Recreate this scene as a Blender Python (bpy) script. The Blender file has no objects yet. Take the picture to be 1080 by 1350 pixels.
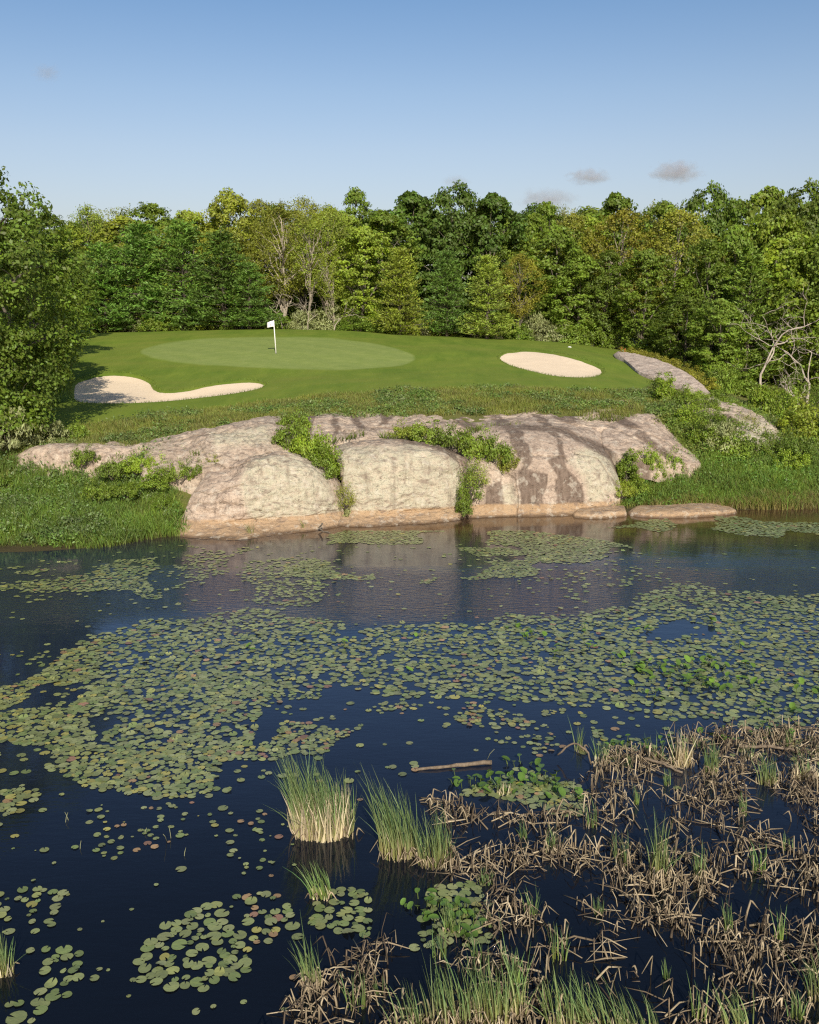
import bpy, math, random
import numpy as np
random.seed(7)
RNG = np.random.default_rng(11)
scene = bpy.context.scene
COL = scene.collection

# ------------------------------------------------------------------ camera model (used to survey the photograph)
F, CX, CY, CAMH, TILT = 1297.0, 540.0, 675.0, 8.0, math.radians(11.5)
ST, CT = math.sin(TILT), math.cos(TILT)

def ray(px, py):
    a = (np.asarray(px, float) - CX) / F
    b = (CY - np.asarray(py, float)) / F
    return a, CT + b * ST, -ST + b * CT

def at_depth(px, py, Y):
    dx, dy, dz = ray(px, py)
    t = np.asarray(Y, float) / dy
    return np.stack(np.broadcast_arrays(dx * t, np.asarray(Y, float) + 0 * dx, CAMH + dz * t), -1)

def on_water(px, py):
    dx, dy, dz = ray(px, py)
    t = -CAMH / dz
    return np.stack([dx * t, dy * t, 0 * t], -1)

def project(p):
    p = np.asarray(p, float)
    x, y, z = p[..., 0], p[..., 1], p[..., 2] - CAMH
    dep = y * CT - z * ST
    up = y * ST + z * CT
    return CX + F * x / dep, CY - F * up / dep

# ------------------------------------------------------------------ numeric helpers
def _hash(ix, iy, iz, seed):
    h = (ix * 374761393 + iy * 668265263 + iz * 1442695041 + seed * 144665773) & 0xFFFFFFFF
    h = ((h ^ (h >> 13)) * 1274126177) & 0xFFFFFFFF
    h = ((h ^ (h >> 16)) * 2246822519) & 0xFFFFFFFF
    return ((h ^ (h >> 15)) & 0xFFFFFF) / float(0xFFFFFF)

def vnoise(p, seed=0):
    p = np.asarray(p, float)
    i = np.floor(p).astype(np.int64)
    f = p - i
    u = f * f * (3 - 2 * f)
    r = 0
    for dx in (0, 1):
        wx = u[..., 0] if dx else 1 - u[..., 0]
        for dy in (0, 1):
            wy = u[..., 1] if dy else 1 - u[..., 1]
            for dz in (0, 1):
                wz = u[..., 2] if dz else 1 - u[..., 2]
                r = r + wx * wy * wz * _hash(i[..., 0] + dx, i[..., 1] + dy, i[..., 2] + dz, seed)
    return r * 2 - 1

def fbm(p, octaves=4, seed=0, gain=0.5):
    p = np.asarray(p, float)
    s, a, t = 0, 1.0, 0
    for o in range(octaves):
        s = s + a * vnoise(p * 2 ** o + o * 17.3, seed + o)
        t += a
        a *= gain
    return s / t

def pchip(x, y, xq):
    x = np.asarray(x, float); y = np.asarray(y, float); xq = np.asarray(xq, float)
    h = np.diff(x); d = np.diff(y) / h
    m = np.zeros_like(y)
    for k in range(1, len(x) - 1):
        if d[k - 1] * d[k] > 0:
            w1, w2 = 2 * h[k] + h[k - 1], h[k] + 2 * h[k - 1]
            m[k] = (w1 + w2) / (w1 / d[k - 1] + w2 / d[k])
    m[0], m[-1] = d[0], d[-1]
    k = np.clip(np.searchsorted(x, xq) - 1, 0, len(x) - 2)
    t = np.clip((xq - x[k]) / h[k], 0, 1)
    return ((2*t**3 - 3*t**2 + 1) * y[k] + (t**3 - 2*t**2 + t) * h[k] * m[k]
            + (-2*t**3 + 3*t**2) * y[k+1] + (t**3 - t**2) * h[k] * m[k+1])

def catmull(Y, q):
    """Y (n,...) control values at 0..n-1, q in [0,n-1]"""
    n = len(Y)
    k = np.clip(np.floor(q).astype(int), 0, n - 2)
    t = (q - k).reshape((-1,) + (1,) * (Y.ndim - 1))
    p0 = np.where((k > 0).reshape(t.shape), Y[np.maximum(k - 1, 0)], 2 * Y[k] - Y[k + 1])
    p3 = np.where((k < n - 2).reshape(t.shape), Y[np.minimum(k + 2, n - 1)], 2 * Y[k + 1] - Y[k])
    p1, p2 = Y[k], Y[k + 1]
    return 0.5 * (2*p1 + (p2 - p0)*t + (2*p0 - 5*p1 + 4*p2 - p3)*t*t + (3*p1 - p0 - 3*p2 + p3)*t**3)

def in_poly(px, py, poly):
    px = np.asarray(px, float); py = np.asarray(py, float)
    r = np.zeros(px.shape, bool)
    n = len(poly)
    for i in range(n):
        x1, y1 = poly[i]; x2, y2 = poly[(i + 1) % n]
        if y1 == y2: continue
        c = ((y1 > py) != (y2 > py)) & (px < (x2 - x1) * (py - y1) / (y2 - y1) + x1)
        r ^= c
    return r

def sdist(px, py, poly, sy=1.0):
    """signed distance (positive inside) in pixels; sy stretches the vertical"""
    px = np.asarray(px, float); py = np.asarray(py, float)
    d = np.full(px.shape, 1e9)
    n = len(poly)
    for i in range(n):
        x1, y1 = poly[i]; x2, y2 = poly[(i + 1) % n]
        vx, vy = x2 - x1, (y2 - y1) * sy
        wx, wy = px - x1, (py - y1) * sy
        t = np.clip((wx * vx + wy * vy) / (vx * vx + vy * vy + 1e-9), 0, 1)
        d = np.minimum(d, np.hypot(wx - t * vx, wy - t * vy))
    return np.where(in_poly(px, py, poly), d, -d)

def sstep(a, b, x):
    t = np.clip((x - a) / (b - a), 0, 1)
    return t * t * (3 - 2 * t)

def round_poly(poly, n=6):
    P = np.array(poly, float)
    m = len(P)
    Q = np.concatenate([P[-2:], P, P[:3]])
    q = np.arange(m * n) / n + 2
    return [tuple(v) for v in catmull(Q, q)]

# ------------------------------------------------------------------ mesh helpers
def new_mesh(name, V, faces, attrs=None, smooth=False):
    V = np.asarray(V, np.float32)
    me = bpy.data.meshes.new(name)
    fl = [np.asarray(f, np.int32) for f in faces if len(f)]
    nl = sum(f.size for f in fl); nf = sum(len(f) for f in fl)
    me.vertices.add(len(V)); me.vertices.foreach_set('co', V.ravel())
    me.loops.add(nl); me.loops.foreach_set('vertex_index', np.concatenate([f.ravel() for f in fl]))
    tot = np.concatenate([np.full(len(f), f.shape[1], np.int32) for f in fl])
    st = np.concatenate([[0], np.cumsum(tot)[:-1]]).astype(np.int32)
    me.polygons.add(nf)
    me.polygons.foreach_set('loop_start', st)
    me.polygons.foreach_set('loop_total', tot)
    if smooth: me.polygons.foreach_set('use_smooth', np.ones(nf, bool))
    me.update(calc_edges=True)
    for k, a in (attrs or {}).items():
        a = np.asarray(a, np.float32)
        if a.ndim == 1:
            at = me.attributes.new(k, 'FLOAT', 'POINT'); at.data.foreach_set('value', a)
        else:
            if a.shape[1] == 3: a = np.concatenate([a, np.ones((len(a), 1), np.float32)], 1)
            at = me.attributes.new(k, 'FLOAT_COLOR', 'POINT'); at.data.foreach_set('color', a.ravel())
    return me

def link(name, me, mat=None, parent=None):
    o = bpy.data.objects.new(name, me)
    if mat is not None and me is not None:
        if not me.materials: me.materials.append(mat)
    COL.objects.link(o)
    if parent is not None: o.parent = parent
    return o

def tag(o, label=None, cat=None, group=None, kind=None):
    if label: o['label'] = label
    if cat: o['category'] = cat
    if group: o['group'] = group
    if kind: o['kind'] = kind
    return o

def empty(name, loc, rz=0, sc=(1, 1, 1)):
    o = bpy.data.objects.new(name, None); COL.objects.link(o)
    o.location = loc; o.rotation_euler = (0, 0, rz); o.scale = sc
    o.empty_display_size = 0.2
    return o

class Acc:
    """collects vertices, triangles and quads for one mesh"""
    def __init__(s): s.V, s.T, s.Q, s.A, s.n = [], [], [], {}, 0
    def add(s, V, T=None, Q=None, **attrs):
        V = np.asarray(V, float).reshape(-1, 3)
        s.V.append(V)
        if T is not None and len(T): s.T.append(np.asarray(T) + s.n)
        if Q is not None and len(Q): s.Q.append(np.asarray(Q) + s.n)
        for k, a in attrs.items():
            a = np.asarray(a, float)
            if a.ndim == 0: a = np.full(len(V), float(a))
            elif a.ndim == 1 and len(a) != len(V): a = np.tile(a, (len(V), 1))
            s.A.setdefault(k, []).append(a)
        s.n += len(V)
    def mesh(s, name, smooth=False):
        f = []
        if s.T: f.append(np.concatenate(s.T))
        if s.Q: f.append(np.concatenate(s.Q))
        return new_mesh(name, np.concatenate(s.V), f, {k: np.concatenate(a) for k, a in s.A.items()}, smooth)

def unit(v):
    v = np.asarray(v, float)
    return v / (np.linalg.norm(v, axis=-1, keepdims=True) + 1e-9)

def tube(acc, P, R, sides=6, cap=True, **attrs):
    P = np.asarray(P, float); R = np.asarray(R, float)
    k = len(P)
    T = unit(np.gradient(P, axis=0))
    ref = np.array([1.0, 0, 0]) if abs(T[0][0]) < 0.8 else np.array([0, 1.0, 0])
    A = unit(np.cross(T, ref)); B = np.cross(T, A)
    th = np.arange(sides) * 2 * math.pi / sides
    ring = P[:, None] + R[:, None, None] * (np.cos(th)[None, :, None] * A[:, None] + np.sin(th)[None, :, None] * B[:, None])
    V = ring.reshape(-1, 3)
    i = np.arange(k - 1)[:, None] * sides; j = np.arange(sides)[None, :]; jn = (j + 1) % sides
    Q = np.stack([i + j, i + jn, i + sides + jn, i + sides + j], -1).reshape(-1, 4)
    tr = []
    if cap:
        V = np.concatenate([V, P[:1], P[-1:]])
        n = k * sides
        for a in range(sides):
            b = (a + 1) % sides
            tr += [(n, b, a), (n + 1, (k - 1) * sides + a, (k - 1) * sides + b)]
    acc.add(V, tr, Q, **attrs)

def cards(acc, C, U, Vv, l, w, fold=0.0, **attrs):
    """leaf shaped quads: centre C, long axis U, short axis Vv"""
    n = len(C)
    U = unit(U); Vv = unit(Vv - (Vv * U).sum(-1, keepdims=True) * U)
    N = np.cross(U, Vv)
    l = np.broadcast_to(np.asarray(l, float), (n,))[:, None]; w = np.broadcast_to(np.asarray(w, float), (n,))[:, None]
    P = np.stack([C - U * l * .5, C + Vv * w * .5 + N * w * fold, C + U * l * .5, C - Vv * w * .5 + N * w * fold], 1)
    i = np.arange(n)[:, None] * 4
    Q = i + np.array([[0, 1, 2, 3]])
    at = {k: np.repeat(np.asarray(a, float), 4, axis=0) for k, a in attrs.items()}
    acc.add(P.reshape(-1, 3), None, Q, **at)

def ribbons(acc, base, tips, bend, width, col0, col1, segs=3):
    """n tapered blades; base (n,3), tips (n,3), bend (n,3) offset of the middle; col0/col1 (n,3) base and tip colours"""
    n = len(base)
    t = np.linspace(0, 1, segs + 1)
    P = base[:, None] * (1 - t)[None, :, None] + tips[:, None] * t[None, :, None] + bend[:, None] * (4 * t * (1 - t))[None, :, None]
    ang = RNG.uniform(0, math.pi, n)
    S = np.stack([np.cos(ang), np.sin(ang), 0 * ang], -1)
    wf = (1 - t ** 2.2) * 0.95 + 0.05
    L = P - S[:, None] * (width[:, None] * wf[None])[..., None] * .5
    R = P + S[:, None] * (width[:, None] * wf[None])[..., None] * .5
    V = np.stack([L, R], 2).reshape(n, -1, 3)
    m = 2 * (segs + 1)
    q = np.array([[2*k, 2*k+1, 2*k+3, 2*k+2] for k in range(segs)])
    Q = (np.arange(n)[:, None, None] * m + q[None]).reshape(-1, 4)
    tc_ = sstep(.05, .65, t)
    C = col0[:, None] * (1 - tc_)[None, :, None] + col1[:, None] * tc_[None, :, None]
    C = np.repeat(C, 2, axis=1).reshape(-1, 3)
    acc.add(V.reshape(-1, 3), None, Q, tint=C)

# ------------------------------------------------------------------ material helpers
class NT:
    def __init__(s, mat): s.t = mat.node_tree; s.t.nodes.clear()
    def n(s, typ, props=None, **inp):
        nd = s.t.nodes.new(typ)
        for k, v in (props or {}).items(): setattr(nd, k, v)
        for k, v in inp.items():
            k2 = int(k[1:]) if k[0] == 'i' and k[1:].isdigit() else k.replace('_', ' ')
            sock = nd.inputs[k2]
            if isinstance(v, bpy.types.NodeSocket): s.t.links.new(v, sock)
            else: sock.default_value = v
        return nd
    def noise(s, vec, scale, detail=4, rough=.55, dist=0):
        return s.n('ShaderNodeTexNoise', None, Vector=vec, Scale=scale, Detail=detail, Roughness=rough, Distortion=dist).outputs['Fac']
    def ramp(s, fac, pts):
        nd = s.t.nodes.new('ShaderNodeValToRGB'); s.t.links.new(fac, nd.inputs[0])
        e = nd.color_ramp.elements
        while len(e) < len(pts): e.new(0.5)
        for k, (p, c) in enumerate(pts):
            e[k].position = p; e[k].color = (c, c, c, 1) if not hasattr(c, '__len__') else (*c, 1)
        return nd.outputs['Color']
    def mix(s, fac, a, b, mode='MIX'):
        nd = s.t.nodes.new('ShaderNodeMix'); nd.data_type = 'RGBA'; nd.blend_type = mode
        for sock, v in ((nd.inputs[0], fac), (nd.inputs[6], a), (nd.inputs[7], b)):
            if isinstance(v, bpy.types.NodeSocket): s.t.links.new(v, sock)
            elif hasattr(v, '__len__'): sock.default_value = (*v, 1) if len(v) == 3 else v
            else: sock.default_value = v
        return nd.outputs[2]
    def math(s, op, a, b=0.0, clamp=False):
        nd = s.t.nodes.new('ShaderNodeMath'); nd.operation = op; nd.use_clamp = clamp
        for sock, v in ((nd.inputs[0], a), (nd.inputs[1], b)):
            if isinstance(v, bpy.types.NodeSocket): s.t.links.new(v, sock)
            else: sock.default_value = v
        return nd.outputs[0]
    def attr(s, name, out='Fac'):
        return s.n('ShaderNodeAttribute', {'attribute_name': name}).outputs[out]
    def out(s, sh):
        o = s.t.nodes.new('ShaderNodeOutputMaterial'); s.t.links.new(sh, o.inputs[0])

def mat_new(name):
    m = bpy.data.materials.new(name); m.use_nodes = True
    return m, NT(m)

def principled(nt, **k):
    return nt.n('ShaderNodeBsdfPrincipled', None, **k)

def simple_mat(name, col, rough=0.7, var=0.25, scale=8):
    m, nt = mat_new(name)
    g = nt.n('ShaderNodeNewGeometry').outputs['Position']
    f = nt.noise(g, scale, 4)
    c = nt.mix(f, tuple(x * (1 - var) for x in col), tuple(min(1, x * (1 + var)) for x in col))
    nt.out(principled(nt, Base_Color=c, Roughness=rough).outputs[0])
    return m

# leaves: colour comes from the object colour, varied leaf by leaf
def leaf_material(name, trans=0.36, rough=0.5, spec=0.35, use_tint=False):
    m, nt = mat_new(name)
    geo = nt.n('ShaderNodeNewGeometry')
    rnd = geo.outputs['Random Per Island']
    base = nt.attr('tint', 'Color') if use_tint else nt.n('ShaderNodeObjectInfo').outputs['Color']
    big = nt.noise(geo.outputs['Position'], 0.55, 3)
    val = nt.math('ADD', nt.math('MULTIPLY', rnd, 0.75), nt.math('MULTIPLY', big, 0.95))
    hsv = nt.n('ShaderNodeHueSaturation', None, Color=base,
               Hue=nt.math('ADD', 0.483, nt.math('MULTIPLY', rnd, 0.034)), Saturation=nt.math('ADD', 0.86, nt.math('MULTIPLY', big, 0.2)),
               Value=nt.math('ADD', val, 0.15)).outputs[0]
    p = principled(nt, Base_Color=hsv, Roughness=rough, Specular_IOR_Level=spec)
    tcol = nt.mix(1.0, hsv, (1.25, 1.2, 0.55), 'MULTIPLY')
    tr = nt.n('ShaderNodeBsdfTranslucent', None, Color=tcol)
    mx = nt.n('ShaderNodeMixShader', None, i0=trans, i1=p.outputs[0], i2=tr.outputs[0])
    nt.out(mx.outputs[0])
    return m

M = {}
M['leaf'] = leaf_material('leaf_material')
M['needle'] = leaf_material('needle_material', 0.15, 0.55, 0.3)
M['grass'] = leaf_material('grass_blade_material', 0.3, 0.5, 0.3, True)
M['weed'] = leaf_material('weed_leaf_material', 0.25, 0.5, 0.35, True)

def bark_material(name, c0, c1):
    m, nt = mat_new(name)
    tc = nt.n('ShaderNodeTexCoord').outputs['Object']
    mp = nt.n('ShaderNodeMapping', None, Vector=tc, Scale=(6, 6, 1.2)).outputs[0]
    f = nt.noise(mp, 2.0, 6, .65)
    c = nt.mix(nt.ramp(f, [(.3, 0.0), (.7, 1.0)]), c0, c1)
    b = nt.n('ShaderNodeBump', None, Height=f, Strength=.5, Distance=.05).outputs[0]
    nt.out(principled(nt, Base_Color=c, Roughness=.9, Normal=b).outputs[0])
    return m
M['bark'] = bark_material('bark_material', (.07, .055, .04), (.2, .17, .13))
M['pale_bark'] = bark_material('pale_bark_material', (.22, .18, .13), (.5, .43, .34))
M['log'] = bark_material('driftwood_material', (.09, .065, .042), (.25, .19, .13))
M['grey_bark'] = bark_material('weathered_wood_material', (.25, .2, .16), (.58, .5, .41))

# ------------------------------------------------------------------ world, sun, camera
SUN_EL, SUN_AZ = math.radians(31), math.radians(172)
w = bpy.data.worlds.new("World"); scene.world = w; w.use_nodes = True
wt = w.node_tree; wt.nodes.clear()
sky = wt.nodes.new('ShaderNodeTexSky'); sky.sky_type = 'NISHITA'; sky.sun_disc = False
sky.sun_elevation = SUN_EL; sky.sun_rotation = SUN_AZ
sky.altitude = 0; sky.air_density = 1.0; sky.dust_density = 2.0; sky.ozone_density = 2.6
bg = wt.nodes.new('ShaderNodeBackground'); bg.inputs['Strength'].default_value = 0.125
wo = wt.nodes.new('ShaderNodeOutputWorld')
# a little haze low down and a deeper blue overhead, on top of the physical sky
wtc = wt.nodes.new('ShaderNodeTexCoord'); wsp = wt.nodes.new('ShaderNodeSeparateXYZ'); wt.links.new(wtc.outputs['Generated'], wsp.inputs[0])
wrp = wt.nodes.new('ShaderNodeValToRGB'); wt.links.new(wsp.outputs[2], wrp.inputs[0])
for k_, (p_, c_) in enumerate([(.04, (1.28, 1.06, 1.02)), (.15, (1.22, 1.06, 1.01)), (.20, (1.10, 1.03, 1.01)), (.28, (.82, .91, .98)), (.5, (.50, .58, .68))]):
    e_ = wrp.color_ramp.elements[k_] if k_ < 2 else wrp.color_ramp.elements.new(p_)
    e_.position = p_; e_.color = (*c_, 1)
wmx = wt.nodes.new('ShaderNodeMix'); wmx.data_type = 'RGBA'; wmx.blend_type = 'MULTIPLY'; wmx.inputs[0].default_value = 1; wmx.clamp_result = False
wt.links.new(sky.outputs[0], wmx.inputs[6]); wt.links.new(wrp.outputs[0], wmx.inputs[7])
wt.links.new(wmx.outputs[2], bg.inputs[0]); wt.links.new(bg.outputs[0], wo.inputs[0])
sl = bpy.data.lights.new('sun', 'SUN'); sl.energy = 5.0; sl.angle = math.radians(.5); sl.color = (1, .92, .78)
so = bpy.data.objects.new('sun', sl); COL.objects.link(so)
so.rotation_euler = (math.radians(90) - SUN_EL, 0, -(SUN_AZ - math.pi))
so.location = (5, -40, 40)
# sun sits at azimuth SUN_AZ (clockwise from +Y): behind the camera and slightly to its right
from mathutils import Vector
sv = Vector((math.sin(SUN_AZ) * math.cos(SUN_EL), math.cos(SUN_AZ) * math.cos(SUN_EL), math.sin(SUN_EL)))
so.rotation_euler = sv.to_track_quat('Z', 'Y').to_euler()

cam = bpy.data.cameras.new('camera'); co = bpy.data.objects.new('camera', cam); COL.objects.link(co)
co.location = (0, 0, CAMH); co.rotation_euler = (math.radians(90) - TILT, 0, 0)
cam.sensor_fit = 'VERTICAL'; cam.sensor_height = 24; cam.lens = 12 * F / 675.0
cam.clip_end = 6000; cam.clip_start = 0.1
scene.camera = co
scene.view_settings.view_transform = 'Standard'; scene.view_settings.look = 'None'; scene.view_settings.exposure = 0
scene.render.engine = 'CYCLES'
scene.cycles.use_denoising = False
scene.cycles.filter_width = 1.25
scene.cycles.max_bounces = 6; scene.cycles.diffuse_bounces = 4; scene.cycles.glossy_bounces = 3
scene.cycles.transmission_bounces = 3; scene.cycles.transparent_max_bounces = 4; scene.cycles.volume_bounces = 2
scene.cycles.sample_clamp_indirect = 4

# ------------------------------------------------------------------ terrain
PXC = [-420, 0, 120, 230, 340, 450, 540, 640, 740, 830, 920, 1000, 1080, 1500]
SHORE_PY = [728, 728, 722, 706, 700, 692, 686, 682, 679, 676, 673, 672, 670, 664]
shore_w = on_water(PXC, SHORE_PY)
def shore_Y(px):
    return np.interp(px, PXC, shore_w[:, 1])
rows = []                      # each: (t array, Y array, z array)
def row_pix(pys, Ys):
    P = at_depth(np.array(PXC, float), np.array(pys, float), np.array(Ys, float))
    return P[:, 0] / P[:, 1], P[:, 1], P[:, 2]
ts = shore_w[:, 0] / shore_w[:, 1]
rows.append((ts, shore_w[:, 1] - 14, np.full(14, -1.6)))
rows.append((ts, shore_w[:, 1] - 2.0, np.full(14, -0.7)))
rows.append((ts, shore_w[:, 1], np.full(14, 0.0)))
footY, footz = shore_w[:, 1].copy(), np.zeros(14)
for i, px in enumerate(PXC):
    if px <= 120: P = at_depth(px, 645, 38.4); footY[i], footz[i] = P[1], P[2]
    elif px == 230: P = at_depth(px, 655, 37.0); footY[i], footz[i] = P[1], P[2]
    elif px < 830: footY[i] += 1.0; footz[i] = 0.05
    else: footY[i] += 1.2; footz[i] = 0.4
rows.append((ts, footY, footz))
rows.append(row_pix([592, 600, 594, 600, 608, 602, 592, 592, 592, 594, 606, 616, 625, 625],
                    [40.2, 40, 40.4, 39.8, 39.3, 40.2, 40.6, 41.9, 42.2, 42.8, 43, 43.2, 43.2, 43]))
rows.append(row_pix([585, 587, 583, 572, 553, 546, 544, 541, 538, 536, 562, 590, 600, 600],
                    [42, 42, 42.2, 42.6, 44, 45, 45.4, 46, 46.4, 47, 47, 46, 45, 45]))
rows.append(row_pix([545, 548, 553, 541, 528, 517, 513, 512, 513, 519, 532, 556, 572, 572],
                    [46, 46, 46, 48, 50, 51, 51.5, 52, 52, 52, 53, 52, 52, 52]))
rows.append(row_pix([510, 512, 510, 505, 495, 490, 488, 487, 488, 496, 512, 534, 545, 545],
                    [57, 57, 57, 58, 60, 61, 62, 62, 62, 62, 62, 62, 62, 62]))
rows.append(row_pix([470, 468, 465, 462, 459, 459, 461, 463, 466, 477, 498, 518, 528, 530], [72] * 14))
rows.append(row_pix([442, 441, 438.5, 436.5, 434, 436, 441, 445, 452, 464, 484, 503, 512, 515], [90] * 14))
lt = rows[-1]
rows.append((lt[0], lt[1] + 8, lt[2] - 0.35))
rows.append((lt[0], lt[1] + 40, lt[2] - 0.2))
rows.append((lt[0], lt[1] + 300, lt[2] * 0 + 7))
rows.append((lt[0], lt[1] + 3400, lt[2] * 0 + 6))
TG = np.concatenate([np.linspace(-3.0, -.56, 60)[:-1], np.linspace(-.56, .56, 700), np.linspace(.56, 3.0, 60)[1:]])
YR = np.stack([pchip(r[0], r[1], TG) for r in rows])
ZR = np.stack([pchip(r[0], r[2], TG) for r in rows])
for i in range(1, len(rows)):
    YR[i] = np.maximum(YR[i], YR[i - 1] + 0.3)
YG = np.concatenate([np.linspace(16, 32, 30)[:-1], np.linspace(32, 50, 160)[:-1], np.linspace(50, 100, 170)[:-1], np.geomspace(100, 3480, 45)])
ZG = np.stack([pchip(YR[:, k], ZR[:, k], YG) for k in range(len(TG))])       # (t, Y)

GREEN = round_poly([(186, 463), (235, 450), (320, 445), (430, 446), (505, 455), (546, 470), (528, 482), (465, 487), (390, 486.5), (300, 483), (225, 476)])
MOWN = [(60, 585), (110, 562), (200, 546), (300, 535), (400, 523), (520, 515), (600, 512), (750, 513), (835, 519), (866, 505), (900, 512), (935, 523),
        (925, 505), (880, 480), (820, 462), (770, 455), (700, 448), (640, 442), (540, 438), (450, 432), (380, 428), (300, 430), (130, 432), (60, 440), (20, 520)]
BUNKER_A = round_poly([(94, 516), (98, 503), (120, 495), (150, 491), (180, 493.5), (199, 501), (206, 510), (216, 514), (240, 513), (270, 507), (300, 502), (330, 500.5), (350, 504),
                       (344, 510), (318, 515.5), (280, 521), (230, 527), (190, 530), (150, 531.5), (112, 530.5), (97, 526)])
BUNKER_B = round_poly([(657, 470), (668, 463.5), (695, 461), (725, 463), (755, 469), (785, 479), (796, 488), (786, 495), (760, 496.5), (725, 493.5), (690, 486), (666, 478)])

def base_z(X, Y):
    X = np.asarray(X, float); Y = np.asarray(Y, float)
    t = X / np.maximum(Y, 1)
    ti = np.clip(np.interp(t, TG, np.arange(len(TG))), 0, len(TG) - 1.001)
    yi = np.clip(np.interp(Y, YG, np.arange(len(YG))), 0, len(YG) - 1.001)
    a, b = ti.astype(int), yi.astype(int); fa, fb = ti - a, yi - b
    return (ZG[a, b] * (1 - fa) * (1 - fb) + ZG[a + 1, b] * fa * (1 - fb) + ZG[a, b + 1] * (1 - fa) * fb + ZG[a + 1, b + 1] * fa * fb)

def masks(P):
    px, py = project(P)
    near = (P[..., 1] < 97) & (P[..., 1] > 34)
    g = np.where(near, sstep(-4.0, 4.0, sdist(px, py, GREEN, 2.0) + 2.5 * fbm(P * .5, 3, 15)), 0)
    m = np.where(near, sstep(-4, 3, sdist(px, py, MOWN, 1.5) + 4 * fbm(P * .8, 2, 5)), 0)
    sa = np.where(near, sdist(px, py, BUNKER_A, 2.0), -99); sb = np.where(near, sdist(px, py, BUNKER_B, 2.0), -99)
    return g, m, np.maximum(sa, sb)

def ground_z(X, Y):
    X = np.asarray(X, float); Y = np.asarray(Y, float)
    z = base_z(X, Y)
    P = np.stack([X, Y, z], -1)
    g, m, s = masks(P)
    amp = (1 - m) * np.where(z > .1, 1, .3) * np.where(Y > 97, .6, 1)
    z = z + np.where(z > .1, amp, 0) * 0.16 * fbm(P * [.5, .5, 0], 3, 3) + m * (1 - g) * .07 * fbm(P * [.12, .12, 0], 2, 8)
    return z - 0.45 * sstep(-2, 14, s)

TT, YY = np.meshgrid(TG, YG, indexing='ij')
GX, GY = TT * YY, YY
GZ = ground_z(GX, GY)
gp = np.stack([GX, GY, base_z(GX, GY)], -1)
g_m, m_m, s_m = masks(gp)
na, nb = GX.shape
idx = np.arange(na * nb).reshape(na, nb)
quads = np.stack([idx[:-1, :-1], idx[1:, :-1], idx[1:, 1:], idx[:-1, 1:]], -1).reshape(-1, 4)
px_g, py_g = project(gp)
dry = sstep(0, 1, .5 + fbm(gp * .35, 3, 21) * 1.2) * (1 - m_m)
me = new_mesh('ground', np.stack([GX, GY, GZ], -1).reshape(-1, 3), [quads],
              {'green': g_m.ravel(), 'mown': m_m.ravel(), 'dry': dry.ravel()}, True)

m, nt = mat_new('ground_material')
pos = nt.n('ShaderNodeNewGeometry').outputs['Position']
n1 = nt.noise(pos, 1.3, 5, .6); n2 = nt.noise(pos, 14, 4, .7); n3 = nt.noise(pos, .22, 3)
st = nt.noise(nt.n('ShaderNodeMapping', None, Vector=pos, Scale=(.9, .22, 1)).outputs[0], 1.0, 5, .65)
fair = nt.mix(nt.ramp(st, [(.35, 0), (.65, 1)]), (.12, .185, .016), (.205, .265, .03))
fair = nt.mix(nt.ramp(n3, [(.4, 0), (.65, .6)]), fair, (.225, .24, .04))
fair = nt.mix(nt.math('MULTIPLY', n2, .4), fair, (.09, .145, .015))
grn = nt.mix(nt.ramp(n1, [(.35, 0), (.7, 1)]), (.21, .27, .062), (.265, .315, .085))
wv = nt.n('ShaderNodeTexWave', {'bands_direction': 'DIAGONAL'}, Vector=pos, Scale=.16, Distortion=1.2, Detail=1).outputs['Fac']
grn = nt.mix(nt.math('MULTIPLY', wv, .2), grn, (.16, .215, .06))
mow = nt.n('ShaderNodeTexWave', {'bands_direction': 'X'}, Vector=nt.n('ShaderNodeMapping', None, Vector=pos, Rotation=(0, 0, 1.25)).outputs[0], Scale=.11, Distortion=2.5, Detail=2).outputs['Fac']
fair = nt.mix(nt.math('MULTIPLY', mow, .35), fair, (.13, .20, .02))
rough = nt.mix(nt.ramp(n1, [(.3, 0), (.7, 1)]), (.06, .10, .012), (.15, .165, .03))
rough = nt.mix(nt.math('MULTIPLY', nt.attr('dry'), nt.ramp(n2, [(.35, 0), (.6, .8)])), rough, (.22, .17, .08))
zz = nt.n('ShaderNodeMapRange', None, Value=nt.n('ShaderNodeSeparateXYZ', None, Vector=pos).outputs[2], i1=.30, i2=.08).outputs[0]
rough = nt.mix(zz, rough, (.06, .05, .022))
c = nt.mix(nt.attr('mown'), rough, fair)
c = nt.mix(nt.ramp(nt.attr('green'), [(.15, 0), (.85, 1)]), c, grn)
bh = nt.math('ADD', nt.math('MULTIPLY', n2, nt.math('SUBTRACT', 1.15, nt.attr('mown'))), nt.math('MULTIPLY', n1, .25))
bmp = nt.n('ShaderNodeBump', None, Height=bh, Strength=.55, Distance=.12).outputs[0]
nt.out(principled(nt, Base_Color=c, Roughness=.85, Specular_IOR_Level=.2, Normal=bmp).outputs[0])
tag(link('ground', me, m), 'grassy peninsula with mown golf green above the pond', kind='structure')

def ground_hit(px, py):
    """the ground point seen at a pixel of the photograph"""
    Ys = np.concatenate([np.arange(33, 96, .1)])
    P = at_depth(np.full(len(Ys), float(px)), np.full(len(Ys), float(py)), Ys)
    z = base_z(P[:, 0], P[:, 1])
    k = np.argmax(P[:, 2] <= z) if (P[:, 2] <= z).any() else len(Ys) - 1
    return np.array([P[k, 0], P[k, 1], float(ground_z(P[k, 0], P[k, 1]))])

def ground_col(px, Y, py=440):
    P = at_depth(px, py, Y)
    return np.array([P[0], P[1], float(ground_z(P[0], P[1]))])

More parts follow.
